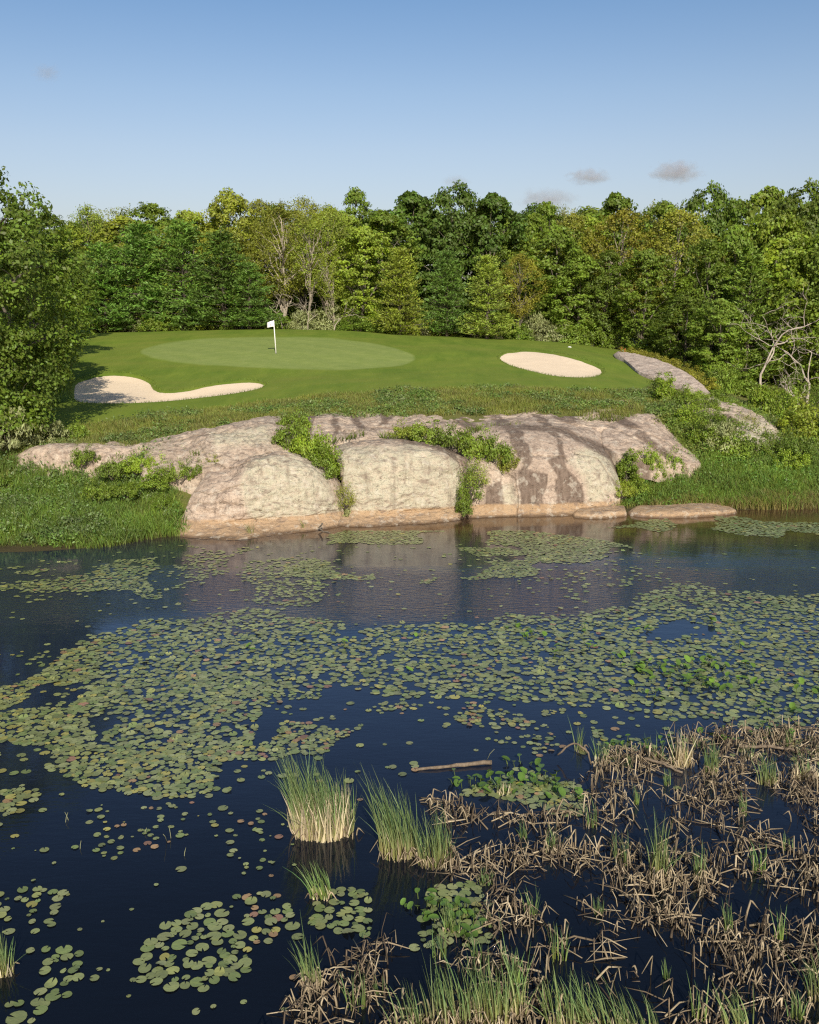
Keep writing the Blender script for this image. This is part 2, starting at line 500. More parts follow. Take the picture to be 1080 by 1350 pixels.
# ------------------------------------------------------------------ bunkers
m, nt = mat_new('sand_material')
pos = nt.n('ShaderNodeNewGeometry').outputs['Position']
f = nt.noise(pos, 2.2, 5, .6); f2 = nt.noise(pos, 30, 3, .7)
rake = nt.n('ShaderNodeTexWave', None, Vector=pos, Scale=2.6, Distortion=3.5, Detail=2).outputs['Fac']
c = nt.mix(f, (.78, .62, .43), (.90, .735, .54))
bmp = nt.n('ShaderNodeBump', None, Height=nt.math('ADD', nt.math('MULTIPLY', rake, .5), nt.math('ADD', f2, nt.math('MULTIPLY', f, 2.0))), Strength=.22, Distance=.05).outputs[0]
nt.out(principled(nt, Base_Color=c, Roughness=.95, Specular_IOR_Level=.1, Normal=bmp).outputs[0])
M['sand'] = m
from mathutils.geometry import delaunay_2d_cdt
LIP = []
def bunker(poly, label):
    # outline on the ground, then pushed outward a little so that the sand dips under the turf lip
    W = []
    for (px, py) in poly:
        Ys = np.arange(44, 92, .05)
        P = at_depth(np.full(len(Ys), px), np.full(len(Ys), py), Ys)
        k = np.argmax(P[:, 2] <= base_z(P[:, 0], P[:, 1]))
        W.append(P[k, :2])
    W = np.array(W); c = W.mean(0)
    d = np.gradient(np.concatenate([W[-1:], W, W[:1]]), axis=0)[1:-1]
    nrm = unit(np.stack([d[:, 1], -d[:, 0]], -1))
    area = .5 * np.sum(W[:, 0] * np.roll(W[:, 1], -1) - np.roll(W[:, 0], -1) * W[:, 1])
    if area < 0: nrm = -nrm
    W2 = W + nrm * .22
    g = []
    for x in np.arange(W2[:, 0].min(), W2[:, 0].max(), .3):
        for y in np.arange(W2[:, 1].min(), W2[:, 1].max(), .45):
            g.append((x + random.uniform(-.05, .05), y + random.uniform(-.05, .05)))
    g = np.array(g); g = g[in_poly(g[:, 0], g[:, 1], [tuple(v) for v in W2])]
    pts = [Vector(v) for v in W2] + [Vector(v) for v in g]
    LIP.append(W)
    n = len(W2)
    r = delaunay_2d_cdt(pts, [(i, (i + 1) % n) for i in range(n)], [], 1, 1e-4)
    XY = np.array([tuple(v) for v in r[0]])
    z = base_z(XY[:, 0], XY[:, 1])
    px, py = project(np.stack([XY[:, 0], XY[:, 1], z], -1))
    z = z - .10 - .14 * sstep(0, 14, sdist(px, py, poly, 2.0)) + .03 * fbm(np.stack([XY[:, 0], XY[:, 1], z], -1) * .7, 3, 4)
    T = [f for f in r[2] if len(f) == 3]
    me = new_mesh('sand_bunker', np.stack([XY[:, 0], XY[:, 1], z], -1), [np.array(T)], None, True)
    o = link('sand_bunker', me, M['sand'])
    if me.polygons[0].normal.z < 0: me.flip_normals()
    tag(o, label, 'sand bunker', 'sand bunkers')
bunker(BUNKER_A, 'kidney shaped pale sand bunker with a long tail, partly in tree shade at left')
bunker(BUNKER_B, 'oval pale sand bunker on the slope right of the flag')

# ------------------------------------------------------------------ water
m, nt = mat_new('water_material')
pos = nt.n('ShaderNodeNewGeometry').outputs['Position']
sep = nt.n('ShaderNodeSeparateXYZ', None, Vector=pos)
wob = nt.noise(nt.n('ShaderNodeMapping', None, Vector=pos, Scale=(.12, .3, 1)).outputs[0], 1.0, 4, .6)
yy = nt.math('ADD', sep.outputs[1], nt.math('MULTIPLY', nt.math('SUBTRACT', wob, .5), 7.0))
yy = nt.math('ADD', yy, nt.math('MULTIPLY', sep.outputs[0], -.05))
band = nt.n('ShaderNodeMapRange', {'interpolation_type': 'SMOOTHSTEP'}, Value=yy, i1=23.4, i2=26.8).outputs[0]
band2 = nt.n('ShaderNodeMapRange', {'interpolation_type': 'SMOOTHSTEP'}, Value=yy, i1=31.8, i2=28.4).outputs[0]
wind = nt.math('MULTIPLY', band, band2)
rip = nt.noise(nt.n('ShaderNodeMapping', None, Vector=pos, Scale=(1.2, 3.5, 1)).outputs[0], 3.0, 3, .6)
rip2 = nt.noise(nt.n('ShaderNodeMapping', None, Vector=pos, Scale=(1, 1.6, 1)).outputs[0], .9, 2, .5)
h = nt.math('ADD', nt.math('MULTIPLY', nt.math('MULTIPLY', rip, wind), 0.03), nt.math('MULTIPLY', rip2, .006))
h = nt.math('ADD', h, nt.math('MULTIPLY', rip, .0022))
bmp = nt.n('ShaderNodeBump', None, Height=h, Strength=1.0, Distance=1.0).outputs[0]
shal_reflect = nt.n('ShaderNodeMapRange', {'interpolation_type': 'SMOOTHSTEP'}, Value=sep.outputs[1], i1=31.0, i2=36.5).outputs[0]
bc = nt.mix(nt.math('MULTIPLY', shal_reflect, nt.ramp(wob, [(.35, 0.2), (.6, 1)])), (.004, .0055, .009), (.10, .055, .026))  # brown of the muddy shallows, with the warm rock reflection painted in
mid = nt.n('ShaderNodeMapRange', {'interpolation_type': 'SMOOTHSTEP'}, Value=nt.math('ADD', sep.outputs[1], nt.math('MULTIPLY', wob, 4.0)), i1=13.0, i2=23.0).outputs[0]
bc = nt.mix(nt.math('MULTIPLY', mid, nt.math('SUBTRACT', 1.0, shal_reflect)), bc, (.015, .0235, .048))  # sky sheen painted into the base colour, bluer towards mid pond
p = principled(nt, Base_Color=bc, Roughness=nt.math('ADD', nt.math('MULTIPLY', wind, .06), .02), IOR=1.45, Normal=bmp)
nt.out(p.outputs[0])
xs = np.concatenate([[-400], np.linspace(-60, 60, 13), [400]]); ys = np.concatenate([[-300], np.linspace(-20, 60, 9)])
V = np.array([(x, y, 0.0) for x in xs for y in ys]); ny = len(ys)
Q = [(i * ny + j, (i + 1) * ny + j, (i + 1) * ny + j + 1, i * ny + j + 1) for i in range(len(xs) - 1) for j in range(ny - 1)]
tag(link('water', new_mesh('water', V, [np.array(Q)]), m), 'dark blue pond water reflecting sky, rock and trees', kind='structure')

# ------------------------------------------------------------------ rocks
m, nt = mat_new('granite_material')
tc = nt.n('ShaderNodeNewGeometry'); pos = tc.outputs['Position']
sp = nt.n('ShaderNodeSeparateXYZ', None, Vector=pos)
n1 = nt.noise(pos, .9, 6, .62); n2 = nt.noise(pos, 5.0, 6, .7); n3 = nt.noise(pos, 22, 3, .6)
vert = nt.noise(nt.n('ShaderNodeMapping', None, Vector=pos, Scale=(3.2, 2.0, .28)).outputs[0], 1.3, 5, .65)
vert2 = nt.noise(nt.n('ShaderNodeMapping', None, Vector=pos, Scale=(5.5, 3.0, .35)).outputs[0], 1.6, 4, .6)
c = nt.mix(nt.ramp(n1, [(.3, 0), (.7, 1)]), (.385, .285, .215), (.61, .485, .375))
c = nt.mix(nt.ramp(n2, [(.44, 0), (.66, .8)]), c, (.26, .19, .15))
c = nt.mix(nt.ramp(n3, [(.52, 0), (.72, .5)]), c, (.62, .52, .43))
c = nt.mix(nt.math('MULTIPLY', nt.attr('pale'), .55), c, (.66, .54, .45))
lich = nt.math('MULTIPLY', nt.attr('lichen'), nt.ramp(n2, [(.25, .15), (.55, 1)]), True)
c = nt.mix(nt.math('MULTIPLY', lich, .8), c, nt.mix(n3, (.42, .40, .28), (.60, .565, .42)))
c = nt.mix(nt.math('MULTIPLY', nt.math('MULTIPLY', nt.attr('lichen'), nt.ramp(n3, [(.55, 0), (.66, 1)])), .5), c, (.16, .16, .11))
stv = nt.ramp(vert2, [(.36, 1.0), (.62, .72)])
c = nt.mix(nt.math('MULTIPLY', nt.ramp(nt.math('ADD', nt.attr('streak'), nt.math('MULTIPLY', nt.math('SUBTRACT', vert2, .5), .75)), [(.26, 0), (.80, 1)]), stv, True), c, (.135, .096, .072))
c = nt.mix(nt.math('MULTIPLY', nt.ramp(vert, [(.30, .75), (.48, 0)]), .7), c, (.15, .105, .08))
band = nt.n('ShaderNodeMapRange', {'interpolation_type': 'SMOOTHSTEP'}, Value=nt.math('ADD', sp.outputs[2], nt.math('MULTIPLY', nt.math('SUBTRACT', n1, .5), .12)), i1=.5, i2=.40).outputs[0]
tanc = nt.mix(n2, (.33, .21, .115), (.52, .36, .21))
c = nt.mix(nt.math('MULTIPLY', band, .85), c, tanc)
wet = nt.n('ShaderNodeMapRange', None, Value=sp.outputs[2], i1=.10, i2=.03).outputs[0]
c = nt.mix(nt.math('MULTIPLY', wet, .75), c, (.06, .035, .02))
cn = nt.noise(nt.n('ShaderNodeMapping', None, Vector=pos, Scale=(.8, .8, 2.2)).outputs[0], .8, 3, .6, .8)
crk = nt.math('MULTIPLY', nt.ramp(nt.math('ABSOLUTE', nt.math('SUBTRACT', cn, .5)), [(.0, 1), (.012, 0)]), nt.ramp(n2, [(.52, 0), (.62, .5)]))
c = nt.mix(nt.math('MULTIPLY', crk, .6), c, (.07, .05, .04))
c = nt.mix(nt.math('MULTIPLY', nt.math('MULTIPLY', nt.attr('crease_shade'), nt.ramp(n2, [(.35, .1), (.6, 1)])), .7), c, (.09, .068, .05))  # crevice shade painted as dark lines, since the frontal sun hardly shades them
n4 = nt.noise(nt.n('ShaderNodeMapping', None, Vector=pos, Scale=(1, 1, 2.4)).outputs[0], 2.2, 5, .6, 1.2)
c = nt.mix(nt.ramp(n4, [(.50, 0), (.66, .75)]), c, (.21, .155, .12))
spk = nt.noise(pos, 9, 3, .75)
c = nt.mix(nt.math('MULTIPLY', nt.ramp(spk, [(.57, 0), (.66, 1)]), .4), c, (.13, .11, .085))
c = nt.mix(nt.math('MULTIPLY', nt.ramp(nt.noise(pos, 3.1, 5, .7), [(.54, 0), (.62, 1)]), .35), c, (.62, .57, .47))
hh = nt.math('ADD', nt.math('MULTIPLY', n2, .6), nt.math('ADD', nt.math('MULTIPLY', n3, .10), nt.math('MULTIPLY', crk, -.5)))
bmp = nt.n('ShaderNodeBump', None, Height=hh, Strength=.9, Distance=.16).outputs[0]
nt.out(principled(nt, Base_Color=c, Roughness=.9, Specular_IOR_Level=.25, Normal=bmp).outputs[0])
M['rock'] = m
CREASES = [
    [(232, 602), (270, 612), (300, 616), (330, 606), (352, 598), (378, 599)], [(228, 664), (262, 622), (284, 612)], [(440, 590), (470, 583), (510, 579), (560, 585), (604, 597)],
    [(606, 610), (612, 640), (614, 684)], [(446, 600), (452, 640), (450, 694)], [(640, 600), (662, 622), (680, 632), (682, 680)], [(360, 572), (420, 572), (500, 566), (560, 560), (640, 556)],
    [(262, 586), (274, 606), (292, 614)], [(238, 650), (262, 652), (300, 646), (322, 640)], [(244, 668), (290, 664), (322, 668)], [(690, 560), (740, 566), (800, 592), (822, 614)],
    [(800, 560), (840, 580), (880, 600), (905, 612)], [(815, 558), (860, 574), (910, 600)], [(200, 588), (250, 577), (300, 570)], [(110, 590), (118, 606), (124, 622)], [(146, 592), (150, 612)],
    [(760, 600), (790, 606), (812, 640)], [(700, 600), (745, 604), (752, 612)],
]
STREAKS = [
    [(376, 546), (384, 546), (398, 580), (390, 582)], [(436, 546), (446, 546), (452, 572), (444, 574)], [(580, 542), (600, 542), (640, 566), (620, 570)],
    [(640, 546), (658, 546), (692, 572), (672, 576)], [(700, 545), (714, 545), (742, 578), (727, 578)], [(684, 618), (722, 624), (718, 681), (684, 681)], [(734, 630), (768, 640), (771, 676), (731, 679)], [(662, 566), (690, 570), (700, 592), (684, 590)], [(796, 545), (826, 548), (850, 566), (830, 566)],
    [(672, 572), (690, 572), (703, 600), (694, 618), (722, 626), (716, 680), (684, 680), (686, 612)],
    [(728, 574), (740, 580), (752, 618), (768, 640), (770, 674), (732, 677), (737, 628), (720, 606), (736, 600)],
    [(640, 557), (742, 562), (800, 588), (824, 612), (818, 634), (800, 606), (742, 572), (660, 566)],
    [(640, 640), (660, 632), (664, 680), (638, 682)],
    [(600, 592), (618, 600), (624, 676), (612, 682), (610, 610)],
    [(372, 548), (386, 548), (392, 575), (380, 580)], [(398, 546), (418, 546), (412, 572), (396, 580)],
    [(462, 545), (474, 545), (482, 566), (470, 566)], [(500, 545), (516, 545), (512, 560), (500, 562)],
    [(520, 575), (560, 583), (604, 594), (606, 612), (575, 592), (530, 584)],
    [(690, 540), (750, 540), (770, 556), (750, 560), (720, 545)],
    [(845, 566), (900, 606), (890, 613), (838, 574)],
    [(905, 540), (960, 545), (985, 560), (940, 562), (910, 558)], [(830, 600), (856, 612), (862, 634), (838, 634)],
]
LICHEN = [
    [(322, 610), (350, 596), (392, 598), (430, 620), (452, 680), (330, 688), (316, 640)],
    [(442, 588), (560, 585), (606, 604), (614, 676), (450, 684)],
    [(770, 585), (806, 596), (822, 640), (800, 664), (776, 668), (768, 630), (752, 610)],
    [(655, 640), (676, 636), (684, 668), (660, 676)],
    [(940, 545), (1010, 552), (1042, 590), (985, 600), (950, 570)],
    [(275, 570), (355, 555), (360, 580), (285, 595)],
]
def rock(name, label, spec, lich=0.15, nu=110, nv=80, amp=.10, roll=.5, absolute=False, seed=0, group=None, base_drop=.6):
    amp *= 1.05; nu = int(nu * 1.3); nv = int(nv * 1.3)
    """spec: rows from the bottom up, each a list of (photo x, photo y, depth behind the shoreline)"""
    C = []
    for r in spec:
        row = []
        for (px, py, d) in r:
            if d == 'w':
                row.append(on_water(px, py)); continue
            Y = d if absolute else float(shore_Y(px)) + d
            row.append(at_depth(px, py, Y))
        row = np.array(row)
        u = np.linspace(0, len(row) - 1, nu)
        C.append(catmull(row, u))
    C = np.array(C)                                                  # (rows, nu, 3)
    S = catmull(C, np.linspace(0, len(C) - 1, nv))                   # (nv, nu, 3)
    pxs, pys = project(S)
    dv = np.gradient(S, axis=0); du = np.gradient(S, axis=1)
    N = unit(np.cross(du, dv))
    N = np.where(N[..., 1:2] > .3, -N, N)
    u = np.linspace(-1, 1, nu)[None, :, None]
    edge = np.clip(1 - np.abs(u) ** 4, 0, 1)
    D = amp * (fbm(S * [.55, .55, .8] + seed * 9, 4, seed) * 1.0) + amp * .55 * (1 - np.abs(fbm(S * [1.1, 1.1, 2.6] + seed, 3, seed + 30)) * 2.2)
    lay = np.abs(fbm(S * [.5, .5, 3.0], 3, seed + 60)); D = D - amp * .35 * (1 - sstep(0, .05, lay))
    D = D + amp * .22 * fbm(S * 4.0, 3, seed + 90)
    tq = 4.5 * fbm(S * [.75, .75, 1.7] + seed * 3.1, 3, seed + 120); tf = np.floor(tq)
    D = D + amp * (.22 if 'dome' in label else .5) * ((tf + sstep(.44, .56, tq - tf)) / 2.2)
    S = S + N * (D * (edge[..., 0] * .85 + .15))[..., None]
    S[..., 1] += roll * (np.abs(u[..., 0]) ** 7)
    # skirts: below, behind and to the sides
    low = S[:1].copy(); low[..., 2] -= base_drop; low[..., 1] -= .05
    bk1 = S[-1:].copy(); bk1[..., 1] += .5; bk1[..., 2] -= .12
    bk2 = S[-1:].copy(); bk2[..., 1] += 1.0; bk2[..., 2] -= .8
    S = np.concatenate([low, S, bk1, bk2])
    lf = S[:, :1].copy(); lf[..., 1] += .9; lf[..., 0] -= .12; lf[..., 2] -= .25
    rt = S[:, -1:].copy(); rt[..., 1] += .9; rt[..., 0] += .12; rt[..., 2] -= .25
    S = np.concatenate([lf, S, rt], 1)
    a, b = S.shape[:2]
    px, py = project(S)
    wx = 5 * vnoise(S * 1.5, 77)
    stk = np.zeros(px.shape); lic = np.full(px.shape, lich)
    for p in STREAKS: stk = np.maximum(stk, sstep(-3, 4, sdist(px + wx, py, p)))
    crs = np.full(px.shape, 0.0)
    for p in CREASES:
        for (x1, y1), (x2, y2) in zip(p[:-1], p[1:]):
            ax, ay = px + wx * .9, py + wx * .7
            t_ = np.clip(((ax - x1) * (x2 - x1) + (ay - y1) * (y2 - y1)) / ((x2 - x1) ** 2 + (y2 - y1) ** 2), 0, 1)
            crs = np.maximum(crs, 1 - sstep(.1, 1.6, np.hypot(ax - x1 - t_ * (x2 - x1), ay - y1 - t_ * (y2 - y1))))
    S[..., 1] += crs * .10
    for p in LICHEN: lic = np.maximum(lic, sstep(-6, 9, sdist(px + wx, py + wx, p)))
    idx = np.arange(a * b).reshape(a, b)
    Q = np.stack([idx[:-1, :-1], idx[:-1, 1:], idx[1:, 1:], idx[1:, :-1]], -1).reshape(-1, 4)
    me = new_mesh(name, S.reshape(-1, 3), [Q], {'pale': np.full(px.shape, 1.0 if 'bare pale' in label else 0.0).ravel(), 'streak': stk.ravel(), 'lichen': lic.ravel(), 'crease_shade': crs.ravel()}, True)
    o = link(name, me, M['rock'])
    return tag(o, label, 'rock', group or 'granite outcrops along the pond')

rock('granite_ledge', 'long low pink granite ledge above the left grass bank', [
    [(2, 648, 39.0), (60, 650, 38.9), (120, 646, 38.9), (190, 632, 39.0), (290, 618, 39.2)],
    [(4, 625, 39.3), (60, 622, 39.1), (120, 618, 39.1), (190, 610, 39.3), (290, 598, 39.8)],
    [(8, 606, 39.7), (60, 597, 39.5), (105, 595, 39.5), (175, 590, 39.8), (290, 576, 40.6)],
    [(10, 600, 40.6), (60, 590, 40.5), (105, 587, 40.5), (175, 586, 40.8), (290, 569, 41.8)],
    [(10, 598, 41.6), (60, 588, 41.8), (105, 586, 41.8), (175, 585, 42), (290, 566, 43.2)]], .05, 150, 50, .14, .2, True, 1)
rock('granite_bedrock', 'broad sloping pink slab between the left ledge and the gully bushes', [
    [(182, 618, 3.6), (238, 622, 2.4), (290, 622, 1.9), (340, 608, 2.3), (382, 602, 2.5)],
    [(192, 592, 5.0), (240, 590, 4.2), (290, 592, 3.1), (340, 587, 3.1), (378, 583, 3.5)],
    [(196, 584, 6.0), (250, 575, 5.5), (300, 567, 4.6), (345, 561, 5.0), (374, 560, 5.6)],
    [(200, 580, 7.0), (250, 570, 7.0), (300, 561, 6.8), (345, 552, 7.4), (372, 549, 8.0)]], .15, 110, 60, .16, .2, False, 2, base_drop=1.8)
rock('granite_boulder', 'rounded grey green lichen boulder at the water left of the gully', [
    [(228, 708, 'w'), (290, 712, 'w'), (340, 709, 'w'), (400, 701, 'w'), (453, 695, 'w')],
    [(230, 694, .12), (290, 693, .12), (340, 691, .1), (400, 684, .1), (453, 681, .12)],
    [(238, 684, .5), (290, 682, .3), (340, 676, .15), (400, 668, .15), (452, 668, .2)],
    [(250, 655, .8), (290, 650, .5), (340, 640, .35), (400, 630, .35), (446, 645, .5)],
    [(266, 632, 1.4), (302, 626, 1.2), (345, 609, .9), (396, 611, .9), (438, 628, 1.2)],
    [(272, 618, 2.1), (310, 610, 1.9), (352, 599, 1.6), (388, 600, 1.7), (428, 617, 2.0)],
    [(278, 616, 3.0), (315, 608, 2.8), (355, 597, 2.6), (386, 598, 2.6), (424, 615, 2.8)]], .05, 150, 100, .12, .3, False, 3)
rock('granite_block', 'steep squarish pale lichen block at the water in the middle', [
    [(446, 695, 'w'), (500, 694, 'w'), (540, 691, 'w'), (580, 689, 'w'), (615, 684, 'w')],
    [(448, 682, .1), (500, 681, .1), (540, 678, .1), (580, 675, .1), (614, 671, .15)],
    [(452, 676, .4), (500, 668, .15), (540, 665, .15), (580, 662, .15), (613, 664, .25)],
    [(452, 640, .6), (500, 636, .3), (540, 632, .3), (580, 630, .3), (610, 640, .4)],
    [(447, 614, 1.1), (490, 606, .7), (540, 602, .6), (580, 602, .6), (606, 612, .8)],
    [(444, 597, 1.9), (480, 590, 1.6), (520, 588, 1.5), (565, 591, 1.5), (601, 600, 1.6)],
    [(440, 589, 3.3), (470, 582, 3.1), (510, 578, 3.0), (560, 583, 3.0), (601, 593, 3.0)]], .15, 140, 100, .11, .25, False, 4)
rock('granite_buttress', 'narrow brown streaked rock between the pale block and the big dome', [
    [(606, 684, 'w'), (640, 682, 'w'), (692, 680, 'w')],
    [(604, 668, .3), (640, 669, .3), (692, 668, .3)],
    [(602, 635, .7), (645, 642, .6), (692, 640, .6)],
    [(592, 602, 1.4), (636, 612, 1.2), (690, 622, 1.2)],
    [(560, 586, 2.6), (620, 598, 2.4), (690, 606, 2.2)],
    [(560, 583, 3.6), (620, 594, 3.4), (690, 600, 3.4)]], .1, 90, 80, .10, .4, False, 5)
rock('granite_dome', 'largest smooth granite dome with dark brown water stains down its face', [
    [(658, 681, 'w'), (700, 681, 'w'), (740, 680, 'w'), (790, 677, 'w'), (832, 671, 'w')],
    [(662, 669, .2), (700, 669, .2), (740, 668, .2), (790, 665, .2), (828, 657, .4)],
    [(664, 638, .5), (700, 627, .45), (740, 622, .45), (790, 624, .5), (820, 637, .8)],
    [(652, 604, 1.5), (692, 592, 1.5), (740, 590, 1.5), (782, 595, 1.6), (812, 611, 1.8)],
    [(615, 578, 3.2), (672, 569, 3.2), (727, 567, 3.2), (772, 575, 3.2), (806, 592, 3.2)],
    [(600, 564, 5.2), (660, 557, 5.2), (720, 554, 5.2), (775, 562, 5.0), (816, 578, 4.6)],
    [(600, 560, 6.4), (660, 553, 6.4), (720, 550, 6.4), (775, 558, 6.2), (820, 574, 6)]], .05, 160, 110, .06, .5, False, 6)
rock('granite_shelf', 'long flat pink shelf along the top of the outcrop below the rough', [
    [(368, 584, 3.4), (440, 582, 3.6), (540, 574, 3.8), (640, 567, 4.4), (740, 560, 4.8), (826, 570, 4.6)],
    [(362, 572, 4.6), (440, 570, 5.0), (540, 563, 5.2), (640, 556, 5.8), (740, 551, 6.0), (832, 560, 5.8)],
    [(362, 557, 6.4), (440, 553, 6.8), (540, 550, 6.8), (640, 546, 7.2), (740, 543, 7.2), (816, 549, 7.2)],
    [(365, 550, 8.0), (440, 546, 8.2), (540, 543, 8.2), (640, 541, 8.4), (740, 537, 8.6), (800, 541, 8.6)]], .1, 200, 60, .14, .2, False, 7)
rock('granite_bedrock', 'tilted pink slab running down to the right bank grass', [
    [(798, 594, 2.4), (830, 606, 1.9), (860, 616, 1.7), (890, 615, 2.0), (926, 612, 2.2)],
    [(795, 577, 3.6), (825, 582, 3.2), (855, 590, 2.9), (885, 592, 3.0), (918, 601, 3.2)],
    [(800, 562, 5.0), (825, 562, 4.8), (850, 563, 4.6), (876, 573, 4.4), (902, 589, 4.2)],
    [(814, 551, 6.6), (830, 549, 6.4), (855, 546, 6.4), (872, 555, 6.0), (892, 575, 5.6)]], .05, 90, 60, .10, .2, False, 8)
rock('granite_bedrock', 'small ribbed slab poking from the rough above the shelf', [
    [(752, 563, 5.6), (790, 563, 5.6), (838, 553, 5.8)],
    [(768, 546, 6.8), (800, 543, 7.0), (840, 540, 7.2)],
    [(783, 534, 8.6), (806, 530, 8.8), (838, 530, 8.8)]], .1, 60, 50, .14, .2, False, 9)
rock('granite_bedrock', 'bare pale slab descending beside the oval bunker', [
    [(824, 474, 70), (844, 491, 63.5), (870, 500, 60.5), (896, 508, 58.3), (920, 518, 56.4), (946, 527, 54.8)],
    [(818, 468, 72.5), (845, 478, 68), (872, 486, 65), (898, 497, 61.5), (920, 510, 58.5), (940, 521, 56.5)],
    [(815, 465, 75), (845, 470, 71.5), (874, 479, 67.5), (898, 490, 63.5), (918, 504, 60), (936, 517, 57.5)],
    [(815, 463.5, 76.5), (845, 468, 73), (874, 477, 69), (898, 488, 65), (918, 502, 61.5), (934, 515, 59)]], .05, 110, 60, .07, .1, True, 10)
rock('granite_outcrop', 'rough mottled rock hump beyond the right bank bushes', [
    [(896, 588, 46.8), (940, 602, 45.4), (980, 610, 44.8), (1010, 612, 44.6), (1044, 608, 44.6)],
    [(900, 556, 48.4), (940, 566, 47.4), (980, 578, 46.6), (1010, 586, 46.2), (1044, 594, 46.2)],
    [(893, 530, 51.2), (930, 532, 51.2), (965, 543, 50.4), (1000, 556, 49.4), (1039, 578, 48.4)],
    [(898, 522, 54), (925, 524, 54), (965, 538, 53), (1000, 551, 52), (1037, 574, 51)]], .3, 110, 70, .22, .2, True, 11)
rock('granite_ledge', 'long flat tan ledge lying at the waterline on the right', [
    [(832, 681, 'w'), (870, 683, 'w'), (910, 682, 'w'), (950, 680, 'w'), (973, 677, 'w')],
    [(834, 675, 38.6), (870, 675, 38.3), (910, 674, 38.4), (950, 673, 38.7), (970, 672, 39.1)],
    [(842, 668, 39.4), (870, 668, 39.3), (910, 665, 39.6), (938, 664, 39.8), (960, 667, 40.0)],
    [(846, 666, 40.0), (870, 665, 40.0), (910, 662, 40.4), (938, 661, 40.6), (958, 665, 40.6)]], 0, 90, 40, .05, .1, True, 12)
rock('granite_ledge', 'short flat tan ledge at the waterline right of the dome', [
    [(757, 683, 'w'), (790, 684, 'w'), (828, 681, 'w')],
    [(760, 676, 38.3), (792, 676, 38.2), (826, 674, 38.5)],
    [(768, 669, 39.1), (798, 669, 39.0), (824, 668, 39.4)],
    [(772, 666, 39.8), (800, 666, 39.8), (824, 666, 40.0)]], 0, 60, 40, .06, .1, True, 13)

# ------------------------------------------------------------------ tree generators
def rot_about(v, n):
    return n
def rand_dirs(n, up=0.0):
    v = RNG.normal(size=(n, 3)); v[:, 2] += up
    return unit(v)

def limb_path(p0, p1, sag, k=6, wob=.12):
    t = np.linspace(0, 1, k)[:, None]
    P = p0 * (1 - t) + p1 * t
    L = np.linalg.norm(p1 - p0)
    P[:, 2] += sag * L * (4 * t * (1 - t))[:, 0]
    P[1:-1] += RNG.normal(size=(k - 2, 3)) * wob * L / k
    return P

